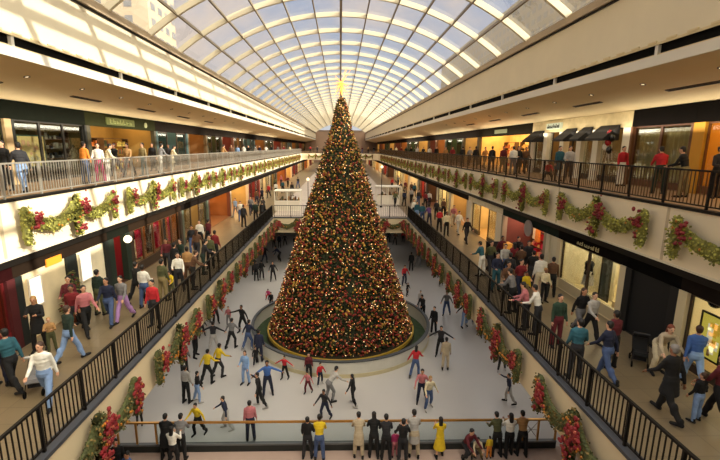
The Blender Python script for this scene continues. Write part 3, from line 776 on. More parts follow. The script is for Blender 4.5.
# ---- lower walkway, sunlit side
put(2, [
 (15, 391, 290, 'walk', 'teal', 'black', 'striding, with a black bag on the arm', k(feet=None)),
 (3, 386, 0, 'stand', 'darkred', 'navy', 'cut off beside the dark red shop'),
 (49, 405, 165, 'walk2', 'white', 'palejeans', 'pushing a small cart along the lower walkway', k(sc=.93, hair='brown')),
 (72, 361, 20, 'walk', 'darkgreen', 'palejeans', 'striding past the cream shop wall', k(hair='brown')),
 (41, 350, 160, 'carry', 'black', 'black', 'blond, beside the dark green sweater', k(hair='long blond', kind='coat')),
 (53, 352, 150, 'carry', 'tan', 'olive', 'carried-along toddler next to black coat', k(sc=.62, hair='blond')),
 (46, 324, 170, 'stand2', 'maroon', 'black', 'standing by the white lit posters'),
 (77, 333, 160, 'walk', 'darkred', 'charcoal', 'walking by the dark shop column'),
 (88, 334, 130, 'walk', 'pink', 'black', 'black haired, striding with long legs', k(hair='long black', sc=.97)),
 (101, 315, 10, 'stand', 'darkgreen', 'olive', 'behind the pair by the tall red cloth'),
 (111, 324, 170, 'walk2', 'navy', 'jeans', 'walking toward us next to the lilac trousers'),
 (125, 321, 185, 'walk', 'grey', 'lilac', 'walking beside the navy one'),
 (138, 303, 20, 'walk', 'black', 'black', 'in front of the red banner window'),
 (146, 308, 10, 'stand2', 'white', 'jeans', 'standing between black and red jackets'),
 (156, 326, 190, 'stand', 'red', 'charcoal', 'brightest jacket on the sunlit walkway', k(sc=.93)),
 (164, 301, 20, 'stand', 'olive', 'khaki', 'broad, beside the railing'),
 (172, 298, 180, 'rail', 'yellow', 'olive', 'small, at the sunlit walkway railing', k(sc=.66)),
 (195, 289, 60, 'rail', 'brown', 'black', 'leaning on the sunlit walkway railing', k(hair='brown')),
 (180, 291, 170, 'stand2', 'white', 'charcoal', 'behind the brown jacket at the railing', k(sc=.94)),
 (189, 284, 0, 'stand', 'tan', 'brown', 'in the throng by the railing, tan hat'),
 (183, 272, 200, 'walk', 'darkgreen', 'black', 'in the throng outside the red banner window'),
 (176, 279, 20, 'stand', 'black', 'black', 'in the throng behind the olive jacket'),
 (168, 272, 160, 'walk2', 'maroon', 'charcoal', 'at the end of the banner window'),
 (204, 274, 60, 'rail', 'charcoal', 'darkgreen', 'elbows on the railing beyond the brown jacket'),
 (211, 268, 170, 'stand', 'olive', 'black', 'next along the railing from the charcoal one'),
 (216, 262, 20, 'stand', 'darkred', 'black', 'tall and maroon, hands on the railing'),
 (201, 248, 180, 'stand', 'white', 'black', 'in the middle of the sunlit walkway'),
 (209, 246, 20, 'walk', 'maroon', 'black', 'walking away beside a white top'),
 (193, 254, 160, 'walk', 'charcoal', 'jeans', 'near the glazed shop corner'),
 (198, 260, 0, 'walk2', 'brown', 'charcoal', 'among the throng with brown hair', k(hair='long brown')),
 (236, 217, 200, 'walk', 'lightblue', 'grey', 'far along, beside the orange lit shop'),
 (244, 227, 10, 'stand', 'charcoal', 'black', 'far along, tall by the railing end'),
 (241, 221, 170, 'walk', 'white', 'jeans', 'far along, behind a tall dark figure'),
 (256, 222, 190, 'stand', 'darkgreen', 'black', 'far along at the corner of the railing'),
 (263, 216, 20, 'walk', 'black', 'black', 'far along by the white stall'),
 (251, 215, 160, 'walk', 'grey', 'navy', 'far along in the busy group'),
 (270, 222, 0, 'rail', 'black', 'black', 'watching from the far railing, first from the corner'),
 (279, 222, 180, 'stand', 'black', 'charcoal', 'watching from the far railing, second from the corner'),
 (285, 220, 180, 'stand', 'charcoal', 'black', 'beside the black pair, far railing', k(sc=.62)),
 (262, 203, 20, 'walk', 'navy', 'black', 'distant, past the orange shop'),
 (269, 198, 190, 'walk', 'red', 'charcoal', 'distant, in the crowd of the concourse'),
 (276, 196, 0, 'stand', 'white', 'black', 'distant, in the crowd of the concourse'),
 (283, 193, 180, 'walk', 'teal', 'black', 'distant, in the crowd of the concourse'),
 (292, 196, 20, 'stand', 'black', 'grey', 'distant, dark, on the pale floor'),
 (288, 187, 160, 'walk', 'maroon', 'black', 'distant, where the concourse narrows'),
 (298, 188, 20, 'walk', 'charcoal', 'jeans', 'distant, where the concourse narrows'),
 (271, 190, 0, 'walk2', 'olive', 'black', 'distant, near the sunlit shops'),
 (279, 186, 200, 'stand', 'pink', 'navy', 'distant, near the sunlit shops'),
 (257, 206, 0, 'stand', 'brown', 'navy', 'distant, near the sunlit shops'),
])
# ---- lower walkway, shaded side
put(2, [
 (665, 417, 350, 'walk', 'black', 'black', 'large, walking off in a dark suit', k(hair='grey', kind='coat', sc=1.03)),
 (690, 386, 20, 'walk2', 'blue', 'lightblue', 'walking beyond the dark suit', k(hair='brown')),
 (695, 421, 350, 'stand2', 'black', 'palejeans', 'holding hands beside the dark suit', k(sc=.68, hair='brown')),
 (714, 424, 340, 'walk', 'maroon', 'black', 'at the picture edge, hand out to a child', k(hair='long black')),
 (655, 372, 190, 'bent', 'beige', 'cream', 'auburn, bent over the stroller by the black column', k(hair='long red', kind='coat')),
 (604, 380, 340, 'walk', 'navy', 'jeans', 'striding past the cream display window'),
 (610, 368, 350, 'stand', 'maroon', 'black', 'half hidden behind the navy jacket'),
 (568, 378, 10, 'stand2', 'teal', 'charcoal', 'walking along the shaded walkway railing'),
 (555, 346, 180, 'stand', 'green', 'maroon', 'standing at the shaded walkway railing'),
 (578, 336, 170, 'walk', 'black', 'grey', 'leather jacketed, beside the grey shirt', k(hair='long brown')),
 (588, 341, 170, 'walk2', 'lightgrey', 'black', 'walking in front of the mannequin window'),
 (538, 297, 10, 'stand', 'white', 'cream', 'heavy, before the dark counter of the pink shop', k(sc=1.03)),
 (543, 302, 170, 'stand2', 'cream', 'black', 'in front of the heavy white shirt', k(sc=.8, hair='blond')),
 (550, 297, 20, 'stand', 'brown', 'black', 'in the shade beside the pink shop column'),
 (524, 330, 300, 'rail', 'pink', 'charcoal', 'leaning on the railing with a white jacketed friend', k(sc=.94)),
 (535, 333, 310, 'rail', 'white', 'charcoal', 'big pale jacket leaning on the railing'),
 (511, 313, 320, 'rail', 'grey', 'black', 'leaning on the railing beyond the pale jacket'),
 (518, 298, 170, 'walk', 'darkred', 'navy', 'in the crowd by the pink shop'),
 (524, 301, 180, 'stand', 'yellow', 'khaki', 'small, in the thick of the crowd', k(sc=.7)),
 (508, 290, 10, 'walk', 'charcoal', 'black', 'in the thick of the crowd, dark haired'),
 (495, 291, 180, 'stand2', 'navy', 'teal', 'at the railing before the pink shop'),
 (481, 276, 320, 'rail', 'teal', 'white', 'leaning on the railing, first beyond the navy one'),
 (519, 281, 10, 'carry', 'brown', 'black', 'close to the counter, arms folded'),
 (503, 278, 190, 'walk2', 'lightgrey', 'jeans', 'close to the counter, facing us'),
 (512, 277, 350, 'stand', 'darkred', 'black', 'close to the counter, back turned', k(hair='long black')),
 (516, 268, 180, 'walk', 'black', 'black', 'deep in the crowd, behind the counter'),
 (526, 275, 190, 'stand', 'charcoal', 'black', 'facing out from the pink shop'),
 (506, 303, 200, 'stand2', 'brown', 'charcoal', 'near the railing in the densest crowd'),
 (531, 287, 10, 'walk', 'black', 'charcoal', 'dark, beside the heavy white shirt'),
 (489, 274, 170, 'walk', 'olive', 'charcoal', 'near the pale portal window'),
 (500, 267, 170, 'walk', 'maroon', 'black', 'outside the pale portal window'),
 (466, 243, 170, 'walk', 'black', 'charcoal', 'walking alone in the open stretch of floor', k(hair='brown')),
 (439, 232, 10, 'rail', 'red', 'black', 'bright red, at the bend of the railing'),
 (446, 236, 180, 'stand', 'cream', 'black', 'beside the bright red jacket'),
 (458, 234, 170, 'walk', 'white', 'lightgrey', 'pale, apart from the red jacket'),
 (453, 226, 190, 'walk', 'pink', 'beige', 'behind the pale pair past the bend'),
 (429, 226, 340, 'rail', 'purple', 'navy', 'at the corner of the far railing'),
 (422, 224, 10, 'stand', 'teal', 'jeans', 'at the corner next to the purple one'),
 (399, 222, 180, 'stand', 'teal', 'palejeans', 'standing at the far railing beside the tree'),
 (409, 221, 190, 'rail', 'black', 'black', 'dark, stooping at the far railing', k(sc=.8)),
 (413, 219, 170, 'stand', 'white', 'charcoal', 'pale, at the far railing'),
 (436, 219, 190, 'walk', 'charcoal', 'black', 'in the knot beyond the railing corner'),
 (443, 217, 20, 'walk', 'brown', 'black', 'in the knot beyond the railing corner'),
 (395, 207, 170, 'walk', 'olive', 'black', 'distant on the pale concourse floor'),
 (404, 206, 20, 'walk', 'navy', 'black', 'distant on the pale concourse floor'),
 (411, 203, 180, 'walk', 'lightgrey', 'black', 'distant on the pale concourse floor'),
 (418, 206, 170, 'stand', 'charcoal', 'jeans', 'distant on the pale concourse floor'),
 (425, 208, 20, 'walk', 'darkred', 'black', 'distant near the shaded shops'),
 (432, 207, 190, 'walk', 'white', 'navy', 'distant near the shaded shops'),
 (398, 196, 10, 'walk', 'black', 'black', 'distant, where people cross behind the tree'),
 (405, 193, 170, 'walk2', 'maroon', 'charcoal', 'distant, where people cross behind the tree'),
 (412, 195, 190, 'walk', 'brown', 'black', 'distant, before the narrowing concourse'),
 (420, 197, 20, 'stand', 'teal', 'black', 'distant, before the narrowing concourse'),
 (392, 189, 170, 'walk', 'red', 'black', 'distant, under the cross bridge'),
 (401, 186, 180, 'walk', 'grey', 'black', 'distant, under the cross bridge'),
])
# ---- upper balcony, sunlit side
put(3, [
 (25, 0, 300, 'walk', 'charcoal', 'palejeans', 'striding along the sunlit upper balcony', k(X=-10.4, hair='black')),
 (9, 0, 180, 'stand', 'black', 'black', 'behind the strider on the sunlit balcony', k(X=-11.6)),
 (87, 0, 20, 'stand', 'orange', 'jeans', 'back turned on the sunlit balcony', k(X=-10.5)),
 (101, 0, 170, 'stand2', 'white', 'magenta', 'on the sunlit balcony', k(X=-10.3, sc=.93)),
 (109, 0, 60, 'rail', 'cream', 'white', 'leaning on the sunlit balcony railing', k(X=-10.2, sc=.93)),
 (117, 0, 190, 'walk', 'black', 'charcoal', 'behind the leaning pale one', k(X=-11.7)),
 (130, 0, 180, 'walk', 'tan', 'charcoal', 'walking past the unlit shop', k(X=-10.9)),
 (145, 0, 200, 'stand', 'khaki', 'teal', 'near the midpoint of the sunlit balcony', k(X=-10.4)),
 (154, 0, 180, 'stand', 'black', 'black', 'between khaki and blue grey tops', k(X=-11.8)),
 (161, 0, 30, 'rail', 'grey', 'white', 'pale trousered at the balcony railing', k(X=-10.3)),
 (173, 0, 60, 'rail', 'cream', 'cream', 'in a long pale coat', k(X=-10.3, kind='coat', sc=.9)),
 (170, 0, 180, 'walk', 'charcoal', 'black', 'beyond the long pale coat', k(X=-11.9)),
] + [(px, 0, a, ps, t, b, 'far along sunlit balcony, %s' % w, k(X=x)) for px, a, ps, t, b, w, x in (
 (223, 40, 'rail', 'tan', 'grey', 'first of the distant crowd', -10.3), (232, 180, 'stand', 'brown', 'white', 'next to the first', -10.5), (238, 170, 'walk', 'lightblue', 'navy', 'blue shirted', -11),
 (244, 20, 'stand', 'white', 'grey', 'white shirted', -10.4), (249, 180, 'walk', 'black', 'black', 'black clad', -11.5), (255, 60, 'rail', 'lightgrey', 'navy', 'at the rail', -10.3),
 (260, 180, 'walk', 'navy', 'jeans', 'amid the crowd', -11), (266, 20, 'rail', 'white', 'black', 'pale among dark ones', -10.3), (272, 180, 'stand', 'charcoal', 'black', 'past the middle', -10.8),
 (278, 0, 'walk', 'grey', 'black', 'small and grey', -10.4), (284, 180, 'rail', 'darkred', 'black', 'before red display', -10.4), (290, 180, 'stand', 'cream', 'black', 'almost at the end', -10.6))])
# ---- upper balcony, shaded side
put(3, [
 (657, 0, 20, 'rail', 'red', 'darkgreen', 'before the draped window on the upper balcony', k(X=11.6)),
 (681, 0, 330, 'rail', 'black', 'khaki', 'bending to the companion in red', k(X=11.6)),
 (713, 0, 180, 'stand2', 'charcoal', 'black', 'inside the glowing shop by its doorway', k(X=12.6)),
 (557, 0, 180, 'stand', 'teal', 'charcoal', 'one of a couple before the awning shop', k(X=10.9, kind='coat')),
 (567, 0, 200, 'stand2', 'lightgrey', 'charcoal', 'other of the couple before the awning shop', k(X=10.9)),
 (547, 0, 200, 'crouch', 'red', 'black', 'crouching at the upper railing', k(X=10.3, sc=.75)),
 (619, 0, 180, 'stand', 'red', 'white', 'standing by the white column and balloons', k(X=12.3)),
 (445, 0, 180, 'walk', 'tan', 'black', 'in the balcony throng, smallest visible', k(X=10.9)),
 (452, 0, 200, 'rail', 'darkred', 'navy', 'in the balcony throng at the rail', k(X=10.2)),
 (462, 0, 0, 'stand', 'black', 'black', 'black backed, broad, in the balcony throng', k(X=10.5)),
 (469, 0, 180, 'walk', 'grey', 'charcoal', 'half behind a broad black back', k(X=11.6)),
 (475, 0, 10, 'stand', 'black', 'charcoal', 'second broad black back in the throng', k(X=10.4)),
 (484, 0, 170, 'walk', 'tan', 'khaki', 'tan, before the lit open shop', k(X=11.5)),
 (491, 0, 10, 'stand', 'charcoal', 'black', 'tall and dark before the lit open shop', k(X=10.6)),
 (502, 0, 190, 'stand', 'maroon', 'khaki', 'between dark and white tops upstairs', k(X=11.0)),
 (512, 0, 10, 'stand', 'white', 'grey', 'white shirted, back turned upstairs', k(X=10.5)),
 (517, 0, 180, 'stand2', 'black', 'black', 'black haired next to the white shirt upstairs', k(X=11.3, hair='long black')),
 (524, 0, 180, 'walk', 'brown', 'black', 'at the dark shop column upstairs', k(X=11.9)),
] + [(px, 0, a, ps, t, b, 'deep along the shaded balcony, %s' % w, k(X=x)) for px, a, ps, t, b, w, x in (
 (436, 180, 'stand', 'black', 'black', 'ahead of the throng', 10.5), (429, 20, 'rail', 'white', 'black', 'pale shirted', 10.2), (423, 180, 'walk', 'charcoal', 'navy', 'walking in charcoal', 11.3),
 (417, 190, 'stand', 'lightgrey', 'grey', 'light grey clad', 10.6), (411, 180, 'walk', 'black', 'jeans', 'walking in black', 11.2), (406, 0, 'rail', 'green', 'black', 'green clad', 10.2),
 (401, 180, 'walk', 'darkred', 'black', 'tiny', 10.9), (396, 180, 'stand', 'cream', 'black', 'cream and tiny', 10.7), (391, 180, 'stand', 'navy', 'black', 'at the end', 11))])
def settle():
    """keep people off each other, off the railings and outside the tree enclosure"""
    for it in range(40):
        for i in range(len(PPL)):
            za, a = PPL[i]
            for j in range(i+1, len(PPL)):
                zb, b = PPL[j]
                if za != zb and za+zb > 1: continue
                d = (b.location-a.location); d.z = 0
                need = .46*(a.scale.x+b.scale.x)/2
                if d.length < need:
                    u = Vector((a.location.x, a.location.y, 0)).normalized()
                    if u.dot(d) < 0: u = -u
                    v = (u*.8+(d.normalized() if d.length > .01 else u)*.3)*(need-d.length+.01)*.5
                    a.location -= v; b.location += v
        for zl, o in PPL:
            x, y = o.location.x, o.location.y; s = -1 if x < 0 else 1
            if zl == 1:
                t = Vector((x-TX, y-TY, 0)); m = 5.24+.3*o.scale.x
                if t.length < m: t = t.normalized()*m; o.location.x, o.location.y = TX+t.x, TY+t.y
                o.location.y = max(o.location.y, 13.85)
            if zl == 0: o.location.y = min(y, 13.0)
            if zl == 2:
                if y < YFAR+.2: o.location.x = s*min(max(abs(x), X2+.5), S2-.5)
                elif abs(x) < X2+.3: o.location.y = max(y, YFAR+.55)
                else: o.location.x = s*min(abs(x), S2-.5)
            if zl == 3: o.location.x = s*min(max(abs(x), X3+.5), S3-.4)
settle()
for i, (x, t, b) in enumerate(((-7.5, 'red', 'black'), (-5.8, 'charcoal', 'black'), (-4.2, 'brown', 'navy'), (3.9, 'black', 'black'), (5.4, 'maroon', 'jeans'), (6.9, 'tan', 'black'), (8.3, 'black', 'grey'))):
    person(Vector((x, YB+.7, Z3)), 180, ('rail', 'stand')[i % 2], t, b, 'tiny person in %s top looking down from the cross bridge, %s along it' % (t, ORD[i]), sc=.96)
# ---- stroller and cart
def wheel(mb, c, r): mb.tube((c[0]-.02, c[1], c[2]), (c[0]+.02, c[1], c[2]), r, n=12)
def stroller(loc, rz, label, cm, hood):
    e = empty('stroller', loc, R(rz), label, 'stroller'); e.scale = (.85,)*3
    f = MB()
    for s in (-1, 1):
        x = s*.22
        f.tube((x, -.42, .98), (x, .34, .12), .014, n=6); f.tube((x, -.34, .1), (x, .12, .55), .014, n=6)
    f.tube((-.22, -.42, .98), (.22, -.42, .98), .018, n=6); f.tube((-.22, -.34, .1), (.22, -.34, .1), .012, n=6)
    f.build('frame', DARK, e)
    MB().prism([(-.2, .42), (.22, .36), (.3, .42), (.26, .52), (-.05, .5), (-.26, .86), (-.34, .84)], 'x', -.2, .2).build('seat', cm, e)
    h = MB(); n = 6
    P = [(-.34+.3*(1-math.cos(PI*.55*i/n)), .80+.30*math.sin(PI*.55*i/n)) for i in range(n+1)]
    h.prism(P+[(p[0]*.93, p[1]-.03) for p in P[::-1]], 'x', -.22, .22); h.build('hood', hood, e)
    for x, y in ((-.22, -.34), (.22, -.34), (-.22, .32), (.22, .32)):
        w = MB(); wheel(w, (0, 0, 0), .1); o = w.build('wheel', BLACK, e); o.location = (x, y, .1)
    MB().box(-.19, .19, -.2, .14, .2, .34).build('basket', cmat('charcoal'), e)
stroller(at(638, 364, Z2), 150, 'black stroller with a pale trimmed hood beside the black shop column', cmat('black'), cmat('charcoal'))
stroller(at(38, 391, Z2), 200, 'light grey stroller pushed along the lower walkway on the sunlit side', cmat('grey'), cmat('lightgrey'))
# ------------------------------------------------------------------ shops
def lampmat(c, e):
    m = mat('lamp %d %d %d %.1f' % (*c, e), c, .5, emit=e, ecol=c)
    return m
def glyphs(parent, loc, sgn_, w, h, n, m):
    """raised sign lettering too blurred in the photograph to read: n strokes of letter shape"""
    g = MB(); r_ = random.Random(n); cw = w/n
    for i in range(n):
        a = i*cw; hh = h*(1 if i == 0 or r_.random() < .25 else .7)
        g.box(0, sgn_*.02, a, a+cw*.2, 0, hh)
        if r_.random() < .7: g.box(0, sgn_*.02, a+cw*.2, a+cw*.7, 0, h*.14)
        if r_.random() < .6: g.box(0, sgn_*.02, a+cw*.2, a+cw*.7, hh*.5, hh*.5+h*.12)
        if r_.random() < .5: g.box(0, sgn_*.02, a+cw*.55, a+cw*.72, h*.14, hh*.5)
    o = g.build('lettering', m, parent); o.location = loc; return o
def shop(lv, s, y0, y1, label, wall, floor, lc, le, head=(30, 24, 20), pier=(206, 190, 156), front='glass', mull=2, mc=(60, 44, 30), door=None, pw=.3, riser=.3, rc=None, group=None):
    Xf, dep, z0, z1, hb = (S2, 3.2, Z2, 7.36, .38) if lv == 2 else (S3, 3.0, Z3, 12.6, .72)
    y0 += .002; y1 -= .002
    e = empty('shopfront', (s*Xf, y0, z0), 0, label, 'shopfront', group)
    H = z1-z0; L = y1-y0
    W = mat('shop wall %d %d %d' % wall, wall, .8, noise=.12, scale=1.2); PM = mat('pier %d %d %d' % pier, pier, .7, noise=.04, scale=2)
    X = lambda a: s*a
    m = MB(); m.box(X(dep-.1), X(dep), 0, L, 0, H); m.build('back_wall', W, e)
    for a in (0, L-.06): MB().box(X(.22), X(dep-.1), a, a+.06, 0, H).build('partition', W, e)
    MB().box(X(.0), X(dep-.1), .06, L-.06, .0, .03).build('shop_floor', mat('shop floor %d %d %d' % floor, floor, .4, noise=.1), e)
    MB().box(X(.2), X(dep-.1), .06, L-.06, H-.08, H).build('ceiling_panel', mat('shop ceiling', (180, 165, 130), .8), e)
    if le:
        MB().box(X(.25), X(dep-.7), .3, L-.3, H-.13, H-.09).build('ceiling_light', lampmat(lc, le), e)
    MB().box(X(-.02), X(.2), 0, L, H-hb, H).build('fascia', mat('fascia %d %d %d' % head, head, .9, noise=.1, spec=.05), e)
    for a in (0, L-pw): MB().box(X(-.06), X(.2), a, a+pw, 0, H-hb).build('pier', PM, e)
    M_ = mat('mullion %d %d %d' % mc, mc, .5)
    if front == 'solid':
        MB().box(X(.02), X(.14), pw, L-pw, .0, H-hb).build('wall_panel', W, e)
    else:
        gap = door
        fr = MB(); segs = []
        n = max(1, mull); w = (L-2*pw)/n
        for i in range(n):
            a, b = pw+i*w, pw+(i+1)*w
            if front == 'open' or (gap is not None and i == gap): continue
            segs.append((a, b))
            MB().box(X(.03), X(.16), a, b, 0, riser).build('riser', mat('riser %d %d %d' % (rc or mc), rc or mc, .6), e)
        for a, b in segs:
            fr = MB(); fr.box(X(.05), X(.12), a, a+.06, riser, H-hb-.06); fr.box(X(.05), X(.12), b-.06, b, riser, H-hb-.06); fr.box(X(.05), X(.12), a, b, H-hb-.06, H-hb)
            fo = fr.build('window_frame', M_, e); MB().box(X(.08), X(.09), a+.06, b-.06, riser, H-hb-.06).build('window_pane', GLASS, fo)
    return e
def shelf(lv, s, dx, y, w, h, label, pal, seed, n=4, group=None):
    """shelving unit with goods: dx metres behind the shopfront plane"""
    Xf, z0 = (S2, Z2) if lv == 2 else (S3, Z3); rn = random.Random(seed)
    e = empty('display_shelf', (s*(Xf+dx), y, z0+.03), 0, label, 'shelf', group)
    f = MB()
    for a in (0, w-.04): f.box(0, s*.4, a, a+.04, 0, h)
    for i in range(n+1): f.box(0, s*.4, .04, w-.04, h*i/n*.98, h*i/n*.98+.03)
    f.build('frame', mat('shelf wood', (96, 70, 44), .6), e)
    ms = [mat('goods %d %d %d' % c, c, .6) for c in pal]; g = MB()
    for i in range(n):
        a = .08
        while a < w-.2:
            q = rn.uniform(.08, .22); g.box(s*.04, s*(.1+rn.random()*.24), a, a+q, h*i/n*.98+.03, h*i/n*.98+.03+rn.uniform(.25, .8)*h/n*.9, rn.randrange(len(ms))); a += q+.02
    o = g.build('merchandise', ms, e); o['kind'] = 'stuff'
    return e
def block(dims, m, label, name='display_plinth', cat='plinth'):
    x0, x1, y0, y1, z0, z1 = dims
    o = MB().box(0, x1-x0, 0, y1-y0, 0, z1-z0-.04); o.box(-.02, x1-x0+.02, -.02, y1-y0+.02, z1-z0-.04, z1-z0, 0)
    return tag(o.build(name, m, None, (x0, y0, z0)), label, cat)
def mannequin(loc, rz, label, top, bot=None):
    e = empty('mannequin', loc, R(rz), label, 'mannequin')
    M_ = mat('mannequin white', (226, 218, 204), .4)
    MB().lathe([(.01, .05), (.18, .04), (.18, 0), (.01, 0)], 16).build('base', DARK, e)
    MB().tube((0, 0, .04), (0, 0, .85), .015, n=6).build('stand', DARK, e)
    b = MB(); b.sm = True
    b.lathe([(.02, .82), (.13, .84), (.165, .95), (.12, 1.12), (.15, 1.3), (.17, 1.4), (.12, 1.48), (.05, 1.52), (.05, 1.58), (.02, 1.59)], 16); b.ell((0, 0, 1.68), (.08, .09, .11), 12, 8)
    for s in (-1, 1):
        b.tube((s*.17, 0, 1.42), (s*.21, .02, 1.15), .045, .035); b.tube((s*.21, .02, 1.15), (s*.2, .06, .92), .035, .025)
        b.tube((s*.08, 0, .9), (s*.09, 0, .46), .075, .055); b.tube((s*.09, 0, .46), (s*.09, 0, .06), .05, .03)
    b.build('body', M_, e)
    t = MB(); t.sm = True; t.lathe([(.15, .93), (.185, .95), (.14, 1.12), (.17, 1.3), (.19, 1.4), (.13, 1.5), (.06, 1.52)], 16)
    for s in (-1, 1): t.tube((s*.17, 0, 1.43), (s*.215, .02, 1.12), .06, .05)
    t.build('garment', cmat(top), e)
    if bot:
        t = MB(); t.lathe([(.15, .96), (.18, .9), (.24, .5), (.23, .5), (.14, .94)], 16); t.build('skirt', cmat(bot), e)
    return e
def poster(lv, s, dx, y0, y1, z0, z1, label, cols, frame=(20, 18, 16), emit=0, name='poster'):
    Xf, zb = (S2, Z2) if lv == 2 else (S3, Z3)
    e = empty(name, (s*(Xf+dx), y0, zb+z0), 0, label, name)
    w, h = y1-y0, z1-z0
    f = MB(); f.box(0, s*.05, 0, w, 0, .05); f.box(0, s*.05, 0, w, h-.05, h); f.box(0, s*.05, 0, .05, .05, h-.05); f.box(0, s*.05, w-.05, w, .05, h-.05)
    f.build('frame', mat('frame %d %d %d' % frame, frame, .5), e)
    ms = [mat('print %d %d %d %.1f' % (*c, emit), c, .6, emit=emit) for c in cols]; g = MB(); rn = random.Random(int(y0*10))
    g.box(s*.02, s*.04, .05, w-.05, .05, h-.05, 0)
    for _ in range(16 if len(cols) > 1 else 0):
        a, b = rn.uniform(.08, w-.3), rn.uniform(.08, h-.35); g.box(s*.012, s*.02, a, a+rn.uniform(.08, .25), b, b+rn.uniform(.08, .3), rn.randrange(1, len(ms)))
    g.build('print', ms, e)
    return e
WARM = (255, 214, 150); WW = (255, 232, 190)
BRN = (86, 58, 34)
# --- lower walkway, shaded side
shop(2, 1, 1, 4.9, 'unlit shopfront closest to the viewer on the shaded lower walkway', (150, 130, 90), (120, 100, 70), WARM, 1.0)
shop(2, 1, 5, 11.1, 'cream shopfront with a bright framed poster, at the picture edge on the shaded lower walkway', (214, 202, 168), (170, 144, 100), WW, 3.0, pier=(204, 190, 152), mull=2, riser=.25)
poster(2, 1, .3, 9.9, 10.65, .45, 1.75, 'bright yellow and white poster in a black frame in the cream shop window', [(240, 214, 90), (250, 240, 210), (120, 80, 40), (230, 180, 60)], emit=.35)
o = MB(); o.ell((0, 0, 0), (.17, .17, .17), 16, 10); o.sm = True
o = o.build('hanging_ornament', mat('dark ornament glass', (26, 28, 34), .2), None, (S2+.3, 10.3, Z2+2.1)); tag(o, 'dark round ornament hanging above the bright poster', 'ornament')
MB().tube((0, 0, .17), (0, 0, .4), .006, n=5).build('cord', DARK, o)
shop(2, 1, 11.1, 13.35, 'black clad column between the two cream shop windows on the shaded walkway', (10, 9, 8), (20, 18, 16), WARM, 0, head=(10, 9, 8), pier=(10, 9, 8), front='solid')
e = shop(2, 1, 13.35, 17.9, 'cream display window with mannequin and mirror on the shaded walkway', (226, 216, 186), (214, 196, 150), WW, 4.5, head=(18, 15, 13), pier=(206, 192, 156), mull=2, riser=.45, rc=(190, 176, 140))
glyphs(e, (-.03, 1.6, 2.27), -1, 1.5, .16, 10, mat('sign gilt', (196, 186, 140), .5))
block((S2+1.2, S2+1.28, 15.65, 17.5, Z2+.031, Z2+2.5), mat('display backdrop', (226, 216, 184), .7), 'cream backdrop panel behind the mannequin in the cream display window', 'backdrop_panel', 'panel')
mannequin((S2+.6, 16.4, Z2+.031), 90, 'mannequin in a black top standing in the cream display window', 'black', 'lightgrey')
poster(2, 1, .5, 14.9, 15.5, .3, 2.05, 'tall narrow dark mirror in the cream display window', [(90, 92, 84)], (40, 36, 30), name='mirror')
shelf(2, 1, 1.9, 13.6, 1.3, 2.0, 'yellow lit shelf of boxed goods at the end of the cream display window', [(224, 176, 84), (196, 130, 60), (236, 214, 160), (160, 90, 50)], 5)
block((S2+.5, S2+1.3, 13.75, 14.6, Z2+.031, Z2+.5), mat('plinth cream', (226, 200, 150), .6), 'low cream plinth at the bottom of the cream display window')
shop(2, 1, 17.9, 18.9, 'plain cream pier beside the pink lit shop on the shaded walkway', (206, 196, 166), (120, 100, 70), WARM, 0, pier=(206, 196, 166), front='solid', head=(30, 40, 34))
e = shop(2, 1, 18.9, 24.4, 'open shop glowing red and pink behind the crowd on the shaded walkway', (110, 62, 52), (110, 76, 56), (255, 206, 176), 6, head=(34, 44, 38), pier=(150, 140, 116), front='open', pw=.25)
for i, (y, c) in enumerate(((19.3, 'red'), (19.9, 'pink'), (20.5, 'magenta'), (21.1, 'red'), (21.9, 'orange'), (22.6, 'cream'), (23.3, 'darkred'))):
    m = MB(); m.prism([(-.16, 0), (.16, 0), (.2, -.9), (-.2, -.9)], 'x', -.06, .06); m.tube((0, 0, 0), (0, 0, .12), .01, n=5)
    o = m.build('hanging_garment', cmat(c), None, (S2+1.0+.2*(i % 2), y, Z2+2.0)); tag(o, '%s garment hanging in the glowing pink shop, %s along' % (c, ORD[i]), 'clothing', 'garments in the pink shop')
shelf(2, 1, 1.5, 19.4, 1.9, 2.0, 'shelf of bright red and pink goods glowing in the pink shop, first bay', [(230, 30, 60), (240, 90, 120), (250, 200, 160), (220, 60, 30)], 61)
shelf(2, 1, 1.5, 21.6, 2.2, 2.0, 'shelf of bright red and pink goods glowing in the pink shop, second bay', [(236, 30, 90), (250, 170, 150), (200, 30, 40), (240, 210, 120)], 62)
MB().box(S2+.95, S2+1.26, 19.1, 23.6, 2.13+Z2, 2.15+Z2).build('clothes_rail', DARK); tag(bpy.data.objects['clothes_rail'], 'long dark rail holding the garments in the glowing pink shop', 'rail')
sg = MB(); sg.tube((0, 0, 0), (.06, 0, 0), .42, n=24)
o = sg.build('round_sign', mat('pewter sign', (140, 132, 128), .6), None, (S2-.2, 20.6, Z2+2.1)); tag(o, 'round grey sign hung in front of the glowing pink shop', 'sign')
block((S2-1.55, S2-.75, 20.2, 22.6, Z2+.001, Z2+.95), BLACK, 'long black kiosk counter in front of the glowing pink shop', 'kiosk_counter', 'counter')
block((S2-1.35, S2-.95, 20.5, 21.0, Z2+.951, Z2+1.3), mat('orange display', (214, 150, 60), .5, emit=.3), 'small orange display case on the black kiosk counter', 'display_case', 'display case')
e = shop(2, 1, 24.4, 31.2, 'pale cream portal shopfront with dark doorway on the shaded walkway', (196, 176, 130), (180, 150, 100), WARM, 4.0, head=(216, 204, 174), pier=(220, 208, 178), mull=3, mc=(96, 80, 50), pw=.9, door=1)
shelf(2, 1, 1.5, 26.0, 2.6, 1.9, 'shelf of goods inside the pale portal shopfront', [(60, 50, 36), (200, 160, 90), (120, 90, 50)], 6)
